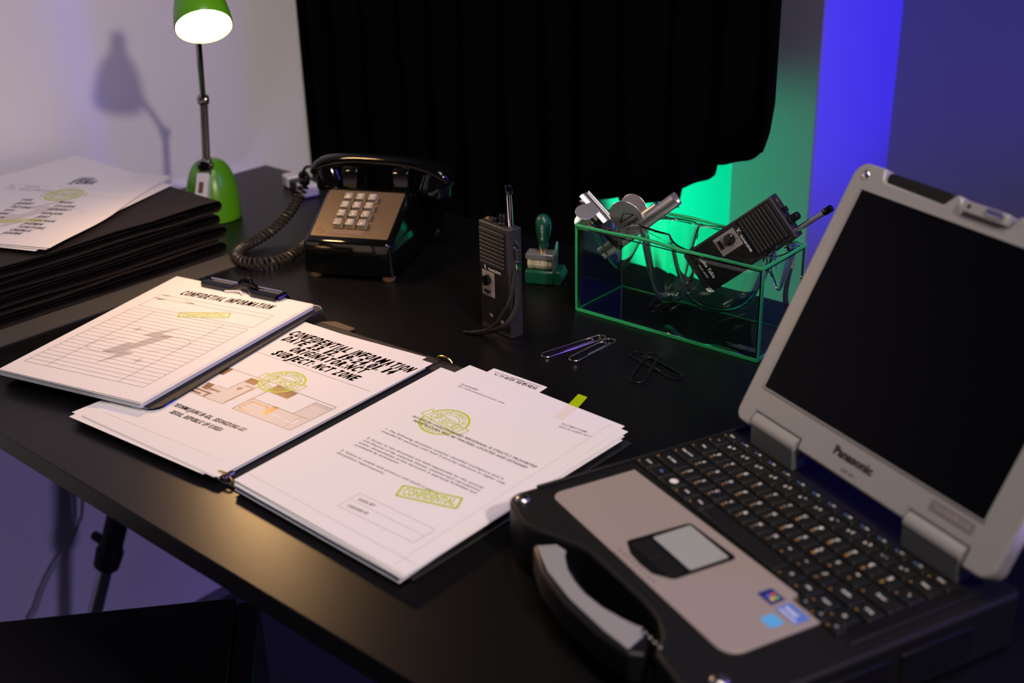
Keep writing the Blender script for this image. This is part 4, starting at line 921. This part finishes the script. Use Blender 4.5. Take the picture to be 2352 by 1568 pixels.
# chrome bulldog clips and a black marker resting in the case
def bulldog(mtx, label, width, rad, logo):
    t = thing('bulldog_clip', label, 'clip', mtx, 'chrome clips in the glass case')
    # two jaws: curved plates rolled at the mouth, meeting along X
    for sg in (-1, 1):
        j = MB()
        sec = [(0.000, 0.0010), (0.0020, 0.0032), (0.0055, 0.0055), (0.0105, 0.0062), (0.0140, 0.0052)]
        out = [(y, z * sg) for y, z in sec]; inn = [(y, (z - 0.0008) * sg) for y, z in sec][::-1]
        pr_ = out + inn
        j.loft([[(x, y, z) for y, z in pr_] for x in (-width / 2, width / 2)]); j.build('jaw', 'clipchrome', t, angle=60)
        j = MB(); j.tube([(-width / 2, 0.0, 0.0024 * sg), (width / 2, 0.0, 0.0024 * sg)], 0.0019, 12); j.build('jaw_lip', 'clipchrome', t)
        gp = MB(); pts = [(-rad * 0.75, 0.008), (rad * 0.75, 0.008)] + [(rad * math.cos(R(a)), 0.024 + rad * 1.05 * math.sin(R(a))) for a in range(-30, 211, 12)]
        hol = []
        gp.prism(pts, 0.0055, 0.0066, lambda x, y, z: (x, y, sg * (z + 0.22 * max(0, y - 0.008)))); go = gp.build('grip_plate', 'clipchrome', t, bevel=0.0004)
        if sg > 0:
            hl = MB(Matrix.Translation((0, 0.0355, 0.0128)) @ Matrix.Rotation(0.2165, 4, 'X')); hl.lathe([(0.0, 0), (.0030, 0), (.0034, .0004), (.0036, 0)], 20); hl.build('hole', 'gloss', go)
        if logo:
                lg = MB(); PP = lambda x, y: (sg * x, y, sg * (0.0069 + 0.22 * max(0, y - 0.008)))
                stroke(lg, [(-0.011, 0.0225), (0.010, 0.0205), (0.001, 0.0290)], 0.0010, PP, True); text(lg, 'penco', (-0.010, 0.0125), (0.011, 0.0125), 0.0055, PP, bold=.02)
                lg.build('embossed_mark', 'gloss', go)
    sp_ = MB(); sp_.tube([(-width * 0.3, 0.0125, 0), (width * 0.3, 0.0125, 0)], 0.0050, 14); sp_.build('spring', 'steel', t)
    return t
GX, GY = Vector((0.7585, -0.6516, 0)), Vector((0.6516, 0.7585, 0))
G0 = Vector((0.0787, 1.3613, 0))
def gpt(x, y, z): return G0 + GX * x + GY * y + Vector((0, 0, z))
a_ = (gpt(0.112, 0.040, 0.146) - gpt(0.018, 0.032, 0.064)).normalized()
up_ = Vector((0, 0, 1)) * 0.72 - GX * 0.62 - GY * 0.12; up_ = (up_ - a_ * up_.dot(a_)).normalized()
a_ = -a_
bulldog(frame(gpt(0.067, 0.038, 0.104), a_, up_, a_.cross(up_)), 'large chrome bulldog clip with a round engraved grip in the glass case', 0.126, 0.0195, True)
a2_ = (GX * 0.80 - Vector((0, 0, 0.5)) - GY * 0.1).normalized(); u2_ = (-GX * 0.45 - GY * 0.55 + Vector((0, 0, -0.10))); u2_ = (u2_ - a2_ * u2_.dot(a2_)).normalized()
bulldog(frame(gpt(0.010, 0.034, 0.124), a2_, u2_, a2_.cross(u2_)), 'small chrome bulldog clip perched on the left rim of the glass case', 0.046, 0.011, False)
pn = thing('marker_pen', 'short black marker slanting into the left pocket of the glass case', 'pen', gpt(0.022, 0.028, 0.100))
pd = (GX * 0.62 - Vector((0, 0, 0.55)) + GY * 0.1).normalized()
b = MB(); b.tube([-pd * 0.022, -pd * 0.021, pd * 0.018], [0.004, 0.0055, 0.0055], 16); b.build('barrel', 'black', pn)
b = MB(); b.tube([pd * 0.0175, pd * 0.027, pd * 0.030], [0.0050, 0.0045, 0.002], 16); b.build('cap', 'gloss', pn)

# ------------------------------------------------------------------ paper clips
def paperclip(p, q, r_, label, mt, wd=0.0115, flip=1, tilt=0.0, z0=0.0009):
    p, q = Vector((*p, 0)), Vector((*q, 0)); d = q - p; L = d.length; d.normalize()
    n = Vector((-d.y, d.x, 0)) * flip; w_ = wd
    def ar(cx, cy, r, a0, a1, k=8): return [(cx + r * math.cos(R(a0 + (a1 - a0) * i / k)), cy + r * math.sin(R(a0 + (a1 - a0) * i / k))) for i in range(k + 1)]
    h = w_ / 2
    pts = [(L * 0.22, h)] + ar(L - h, 0, h, 90, -90) + ar(h * 0.95, -h * 0.06, h * 0.94, -90, -270) + ar(L * 0.80 - h * 0.8, 0.0, h * 0.82, 90, -90) + [(L * 0.30, -h * 0.80)]
    pts = [(L * 0.24, h - 0.0005)] + pts[1:]
    P = []
    for i, (x, y) in enumerate(pts):
        P.append((d * x + n * y) + Vector((0, 0, z0 + tilt * x / L + 0.0011 * i / len(pts))))
    m_ = MB(); m_.tube(P, 0.00095, 8)
    return tag(m_.build('paper_clip', mt, None, (p.x, p.y, 0)), label, 'paper clip', 'paper clips on the desk')
paperclip((0.0330, 1.2290), (0.1060, 1.2800), 0, 'shiny gold-toned paper clip lying left of its twin near the glass case', 'clipgold', 0.0125, 1)
paperclip((0.0640, 1.2130), (0.1150, 1.2670), 0, 'shiny gold-toned paper clip overlapping the right end of the other shiny one', 'clipgold', 0.0130, 1, z0=0.0024)
paperclip((0.1770, 1.1640), (0.1340, 1.2340), 0, 'black paper clip lying underneath, pointing toward the laptop', 'clipblack', 0.0160, -1)
paperclip((0.1280, 1.1540), (0.1570, 1.2270), 0, 'black paper clip lying across the top of the other black one', 'clipblack', 0.0165, 1, z0=0.0026)

# ------------------------------------------------------------------ laptop
LA = -1.10755
LM = Matrix.Translation((0.2188, 0.9489, 0)) @ Matrix.Rotation(LA, 4, 'Z')
lp = thing('laptop', 'rugged silver and black laptop standing open at the right with a carry handle', 'laptop', LM)
BT = 0.048
xl, xr = -0.0230, 0.2740
# base shell: rounded outline with a recess for the handle at the front
def ar2(cx, cy, r, a0, a1, k=6): return [(cx + r * math.cos(R(a0 + (a1 - a0) * i / k)), cy + r * math.sin(R(a0 + (a1 - a0) * i / k))) for i in range(k + 1)]
out = ar2(xl + 0.016, -0.245 + 0.016, 0.016, 180, 270) + [(0.020, -0.250), (0.038, -0.243), (0.050, -0.236), (0.066, -0.228), (0.080, -0.224), (0.150, -0.222), (0.172, -0.224), (0.190, -0.232), (0.204, -0.246)] + ar2(xr - 0.016, -0.252 + 0.016, 0.016, 270, 360) + ar2(xr - 0.008, 0.018 - 0.008, 0.008, 0, 90) + ar2(xl + 0.008, 0.018 - 0.008, 0.008, 90, 180)
b = MB(); b.prism(out, 0.0012, BT - 0.0012); b.build('base_shell', 'blackmatte', lp, bevel=0.003, seg=3)
# lighter side wall plate, port covers on the right side
for y0, y1 in ((-0.235, -0.175), (-0.165, -0.105), (-0.095, -0.03)):
    MB().box(xr - 0.0005, xr + 0.0015, y0, y1, 0.010, 0.036).build('port_cover', 'black', lp, bevel=0.0008)
# corner rivets
for x, y, r_ in ((-0.0105, -0.2330, 0.0065), (0.2480, -0.2255, 0.0068)):
    q = MB(Matrix.Translation((x, y, BT - 0.0012))); q.lathe([(0, 0), (r_, 0), (r_ * 0.95, .0014), (r_ * 0.6, .0026), (0, .003)], 24); q.build('corner_stud', 'steel', lp, angle=80)
# silver palm rest
pr_ = ar2(-0.0045 + 0.010, -0.2110 + 0.010, 0.010, 180, 270) + ar2(0.2330 - 0.014, -0.2085 + 0.014, 0.014, 270, 360) + [(0.2330, -0.1305), (0.2015, -0.1305), (0.2015, -0.1252), (0.1995, -0.1235), (-0.0045, -0.1300)]
b = MB(); b.prism(pr_, BT - 0.0012, BT + 0.0006); b.build('palm_rest', 'palm', lp, bevel=0.0005)
# touchpad bezel, pad, buttons
b = MB(); b.prism(ar2(0.0845 + 0.004, -0.1950 + 0.004, 0.004, 180, 250, 3) + [(0.100, -0.2000), (0.115, -0.2012), (0.130, -0.2000)] + ar2(0.1435 - 0.006, -0.1935 + 0.006, 0.006, 290, 360, 3) + ar2(0.1440 - 0.004, -0.1345 - 0.004, 0.004, 0, 90, 3) + ar2(0.0870 + 0.004, -0.1370 - 0.004, 0.004, 90, 180, 3), BT + 0.0006, BT + 0.0012); tpb = b.build('touchpad_bezel', 'black', lp)
b = MB(); b.prism(rrect(0.0905, -0.1740, 0.1405, -0.1395, 0.0015), BT + 0.0012, BT + 0.0015); b.build('touchpad', 'pad', lp)
for x0, x1 in ((0.0905, 0.1150), (0.1160, 0.1400)):
    b = MB(); b.prism(rrect(x0, -0.1930, x1, -0.1775, 0.003), BT + 0.0011, BT + 0.0020); b.build('click_button', 'blackmatte', lp, bevel=0.0004)
b = MB()
for i in range(9):
    for j in range(2):
        x = 0.0925 + i * 0.00565 + 0.0008 * j; y = -0.2040 - 0.0060 * j
        b.prism([(x + 0.0010 * math.cos(R(a)), y + 0.0010 * math.sin(R(a))) for a in range(0, 360, 60)], BT + 0.0006, BT + 0.0008)
o_ = b.build('speaker_holes', mat('dark_recess', (0.10, 0.075, 0.065), 0.7), lp); o_['kind'] = 'stuff'
# stickers
def stick(cx, cy, wx, wy, mt, name, rot=0):
    b = MB(Matrix.Translation((cx, cy, BT + 0.0006)) @ Matrix.Rotation(R(rot), 4, 'Z')); b.prism(rrect(-wx / 2, -wy / 2, wx / 2, wy / 2, 0.0012), 0, 0.0002); return b.build(name, mt, lp)
s1 = stick(0.1935, -0.1420, 0.016, 0.0130, 'st_navy', 'navy_sticker')
fx = MB(Matrix.Translation((0.1945, -0.1415, BT + 0.0009)))
for (dx, dy, mm) in ((-1, 1, 0), (1, 1, 1), (-1, -1, 2), (1, -1, 3)):
    fx.mi = mm; fx.add([(dx * 0.0003, dy * 0.0003, 0), (dx * 0.0038, dy * 0.0006, 0), (dx * 0.0034, dy * 0.0036, 0), (dx * 0.0005, dy * 0.0034, 0)], [(0, 1, 2, 3) if dx * dy > 0 else (3, 2, 1, 0)])
fx.build('flag_print', 'st_red', s1, mats=['st_red', 'st_green', 'st_blue', 'st_yellow'])
s2 = stick(0.2165, -0.1415, 0.022, 0.0135, 'st_blue', 'blue_sticker')
fx = MB(Matrix.Translation((0.2165, -0.1415, BT + 0.0009))); text(fx, 'intel', (-0.008, -0.001), (0.004, -0.001), 0.004, lambda x, y: (x, y, 0), bold=.02); stroke(fx, [(-0.009, -0.0045), (0.009, -0.0045)], 0.0012, lambda x, y: (x, y, 0)); fx.build('sticker_print', 'st_white', s2)
stick(0.2160, -0.1590, 0.0130, 0.0115, 'st_cyan', 'cyan_sticker')
# carry handle
b = MB(); hp = [(0.0410, -0.2500), (0.0500, -0.2360), (0.0640, -0.2345), (0.0780, -0.2400), (0.0980, -0.2440), (0.1180, -0.2460), (0.1400, -0.2440), (0.1600, -0.2380), (0.1800, -0.2350), (0.1960, -0.2480), (0.1900, -0.2590), (0.1600, -0.2650), (0.1180, -0.2675), (0.0760, -0.2640), (0.0460, -0.2540)]
b.prism(hp, 0.016, 0.0405); b.build('handle', 'black', lp, bevel=0.003, seg=3)
b = MB(); hp2 = [(0.0470, -0.2510), (0.0530, -0.2370), (0.0640, -0.2350), (0.0700, -0.2395), (0.0860, -0.2460), (0.1020, -0.2490), (0.1180, -0.2500), (0.1380, -0.2475), (0.1560, -0.2420), (0.1700, -0.2365), (0.1790, -0.2390), (0.1860, -0.2560), (0.1600, -0.2600), (0.1180, -0.2625), (0.0800, -0.2600)]
b.prism(hp2, 0.0400, 0.0418); b.build('handle_plate', 'silver', lp, bevel=0.0006)
# indicator prints, latch recess at the front edge
b = MB(); 
for i in range(5): text(b, 'o', (0.176 + i * 0.006, -0.2415), (0.1785 + i * 0.006, -0.2410), 0.0028, lambda x, y: (x, y, BT - 0.00105))
b.build('indicator_print', 'legend', lp)
MB().box(0.262, 0.274, -0.2525, -0.2515, 0.020, 0.026).build('front_catch', 'steel', lp)
# keyboard
MB().prism(rrect(-0.0185, -0.1225, 0.2560, -0.0180, 0.002), BT - 0.0014, BT - 0.0006).build('keyboard_tray', 'black', lp)
MB().box(-0.0215, -0.0185, -0.245 + 0.03, 0.0, BT - 0.0012, BT + 0.0014).build('side_ridge', 'blackmatte', lp, bevel=0.0008)
MB().box(0.2585, 0.2620, -0.130, -0.01, BT - 0.0012, BT + 0.0010).build('side_ridge', 'blackmatte', lp, bevel=0.0008)
PT = 0.0188; X0 = -0.0165
rows = [
 (-0.1140, 0.0165, [('Ctrl', 1, 'w'), ('Fn', 1, 'b'), ('W', 1, 'c'), ('Alt', 1, 'w'), ('Han', 1, 'w'), ('', 5.0, ''), ('한', 1, 'w'), ('Alt', 1, 'w'), ('Ctrl', 1, 'w'), ('▤', 1, 'w')]),
 (-0.0955, 0.0165, [('⇧ Shift', 1.72, 'w')] + [(c, 1, 'L') for c in 'ZXCVBNM,./'] + [('Shift', 1.5, 'w'), ('PgUp', 1, 'w')]),
 (-0.0770, 0.0165, [('Caps Lock', 1.38, 'w')] + [(c, 1, 'L') for c in "ASDFGHJKL;'"] + [('Enter', 1.84, 'w')]),
 (-0.0585, 0.0165, [('Tab', 1.15, 'w')] + [(c, 1, 'L') for c in 'QWERTYUIOP[]'] + [('\\', 1.07, 'w')]),
 (-0.0405, 0.0160, [('~', 0.85, 'w')] + [(c, 1, 'N') for c in '1234567890-='] + [('Bksp', 1.37, 'w')]),
 (-0.0265, 0.0100, [('Esc', 0.92, 'w')] + [('F%d' % i, 1, 'F') for i in range(1, 13)] + [('Del', 1.3, 'w')]),
]
kor = dict(zip('QWERTYUIOPASDFGHJKLZXCVBNM', 'ㅂㅈㄷㄱㅅㅛㅕㅑㅐㅔㅁㄴㅇㄹㅎㅗㅓㅏㅣㅋㅌㅊㅍㅠㅜㅡ'))
def key(x0, x1, yc, hgt, s_, st_):
    cx = (x0 + x1) / 2; hw = (x1 - x0) / 2 - 0.0007; hh = hgt / 2
    kb = MB(); kb.loft([[(cx + sx * (hw - i_), yc + sy * (hh - i_), z_) for sx, sy in ((-1, -1), (1, -1), (1, 1), (-1, 1))] for i_, z_ in ((0, BT - 0.0006), (0.0002, BT + 0.0006), (0.0016, BT + 0.0024))])
    ko = kb.build('key', 'key', lp, bevel=0.0005)
    zt = BT + 0.00255; pp = lambda x, y: (x, y, zt)
    kl = MB(); mats = ['legend', 'legend_gold', 'legend_blue']
    if st_ == 'w' and s_:
        wl = min(hw * 1.5, 0.0016 * len(s_) + 0.001); text(kl, s_, (cx - wl / 2, yc - 0.0008), (cx + wl / 2, yc - 0.0008), 0.0021, pp, bold=.03)
        kl.mi = 1; stroke(kl, [(cx - hw * 0.8, yc - hh * 0.72), (cx - hw * 0.8 + 0.002, yc - hh * 0.72)], 0.001, pp)
    elif st_ == 'b': kl.mi = 2; text(kl, s_, (cx - 0.002, yc - 0.001), (cx + 0.002, yc - 0.001), 0.0026, pp, bold=.03)
    elif st_ == 'c':
        kl.add([pp(cx + 0.0040 * math.cos(R(a)), yc + 0.0036 * math.sin(R(a))) for a in range(0, 360, 20)], [tuple(range(18))])
    elif st_ == 'L':
        text(kl, s_, (cx - 0.0036, yc + 0.0012), (cx - 0.0006, yc + 0.0012), 0.0032, pp, bold=.04)
        if s_ in kor: text(kl, kor[s_], (cx - 0.0040, yc - 0.0022), (cx - 0.0020, yc - 0.0022), 0.0018, pp, bold=.02)
        kl.mi = 1; text(kl, kor.get(s_, s_), (cx - 0.0036, yc - 0.0062), (cx - 0.0012, yc - 0.0062), 0.0024, pp, bold=.04)
    elif st_ == 'N':
        text(kl, s_, (cx - 0.0036, yc - 0.001), (cx - 0.0014, yc - 0.001), 0.0026, pp, bold=.04); text(kl, '!@#$%^&*()_+'['1234567890-='.index(s_)], (cx + 0.0004, yc + 0.0006), (cx + 0.0028, yc + 0.0006), 0.0026, pp, bold=.03)
    elif st_ == 'F':
        text(kl, s_, (cx - 0.0002, yc - 0.0008), (cx + 0.0030, yc - 0.0008), 0.0020, pp, bold=.03); kl.mi = 2; text(kl, 'Fn', (cx - 0.0045, yc - 0.0012), (cx - 0.0018, yc - 0.0012), 0.0018, pp, bold=.03)
    if kl.v: kl.build('key_print', 'legend', ko, mats=mats, smooth=False)
for yc, hgt, ks in rows:
    x = X0
    for s_, wd, st_ in ks:
        key(x, x + wd * PT, yc, hgt, s_, st_); x += wd * PT
for i, s_ in enumerate(('←', '↓', '→')): key(0.2040 + i * 0.0160, 0.2195 + i * 0.0160, -0.1265, 0.0100, s_, 'w')
# lid
tl = 1.06964
LO = Matrix(((1, 0, 0, 0), (0, math.cos(tl), -math.sin(tl), 0), (0, math.sin(tl), math.cos(tl), 0.0964), (0, 0, 0, 1)))
lx0, lx1, ly0, ly1 = -0.0190, 0.2715, -0.0370, 0.2080
lidp = ar2(lx0 + 0.010, ly0 + 0.010, 0.010, 180, 270) + [(0.0030, ly0), (0.0030, -0.0225), (0.0620, -0.0225), (0.0620, -0.0315), (0.1860, -0.0315), (0.1860, -0.0225), (0.2450, -0.0225), (0.2450, ly0)] + ar2(lx1 - 0.012, ly0 + 0.012, 0.012, 270, 360) + ar2(lx1 - 0.014, ly1 - 0.014, 0.014, 0, 90) + [(0.2330, ly1), (0.2250, 0.1975), (0.1680, 0.1975), (0.1600, 0.2070), (0.1540, 0.2060), (0.1500, 0.1950), (0.1040, 0.1950), (0.0990, 0.2060), (0.0930, 0.2070), (0.0840, 0.1960), (0.0190, 0.1975), (0.0160, 0.2000), (0.0140, ly1)] + ar2(lx0 + 0.014, ly1 - 0.014, 0.014, 90, 180)
b = MB(LO); b.prism(lidp, -0.016, 0.0); b.build('lid', 'silver', lp, bevel=0.0022, seg=3)
MB(LO).prism(rrect(0.0165, 0.190, 0.0885, 0.2066, 0.003), -0.015, -0.0035).build('top_pad', 'blackmatte', lp, bevel=0.001)
MB(LO).prism(rrect(0.1690, 0.190, 0.2300, 0.2066, 0.003), -0.015, -0.0035).build('top_pad', 'blackmatte', lp, bevel=0.001)
MB(LO).prism(rrect(-0.0002, -0.0002, 0.2462, 0.1852, 0.0008), 0.0001, 0.0006).build('screen', 'screen', lp)
fr_ = MB(LO)
for a in ((-0.0014, -0.0004, -0.0014, 0.1864), (0.2464, 0.2474, -0.0014, 0.1864), (-0.0014, 0.2474, -0.0014, -0.0004), (-0.0014, 0.2474, 0.1854, 0.1864)): fr_.box(*a, 0.0, 0.0012)
fr_.build('screen_bezel', 'silver', lp)
MB(LO).prism(rrect(0.1045, 0.1955, 0.1490, 0.2045, 0.002), -0.012, 0.0045).build('latch', 'silver', lp, bevel=0.001)
MB(LO).prism(rrect(0.1290, 0.1985, 0.1455, 0.2035, 0.001), 0.0044, 0.0060).build('latch_button', 'chrome', lp, bevel=0.0005)
lt = MB(LO @ Matrix.Translation((0.112, 0.2005, 0.0044))); lt.lathe([(0, 0), (.0016, 0), (.0016, .0006), (0, .0006)], 14); lt.build('latch_hole', 'gloss', lp)
q = MB(LO @ Matrix.Translation((-0.0040, 0.1980, 0.0))); q.lathe([(0, -.0005), (.0040, -.0005), (.0038, .0010), (.0020, .0016), (0, .0018)], 20); q.build('lid_screw', 'chrome', lp, angle=80)
for hx0, hx1 in ((0.0045, 0.0605), (0.1875, 0.2435)):
    b = MB(LO); b.tube([(hx0, -0.0300, -0.0055), (hx1, -0.0300, -0.0055)], 0.0078, 28); ho = b.build('hinge', 'silver', lp)
    b = MB(); zc = (LO @ Vector((0, -0.0300, -0.0055))); b.box(hx0, hx1, zc.y - 0.0075, zc.y + 0.0075, BT - 0.001, zc.z); b.build('hinge_bracket', mat('dark_grey_bracket', (0.10, 0.11, 0.115), 0.45), ho, bevel=0.001)
PL = lambda x, y: LO @ Vector((x, y, 0.0003))
b = MB(); text(b, 'Panasonic', (0.0985, -0.0170), (0.1420, -0.0170), 0.0068, PL, bold=0.045); text(b, 'CF-31', (0.1135, -0.0262), (0.1275, -0.0262), 0.0026, PL); b.build('maker_print', 'ink', lp)
b = MB(); b.prism(rrect(0.2010, -0.0140, 0.2420, -0.0060, 0.0008), 0.0001, 0.0005, lambda x, y, z: LO @ Vector((x, y, z))); bo_ = b.build('name_badge', mat('smoked_badge', (0.16, 0.155, 0.155), 0.4), lp)
b = MB(); PL2 = lambda x, y: LO @ Vector((x, y, 0.0007)); text(b, 'TOUGHBOOK', (0.2030, -0.0120), (0.2400, -0.0120), 0.0042, PL2, bold=.03); b.build('badge_print', 'palm', bo_)
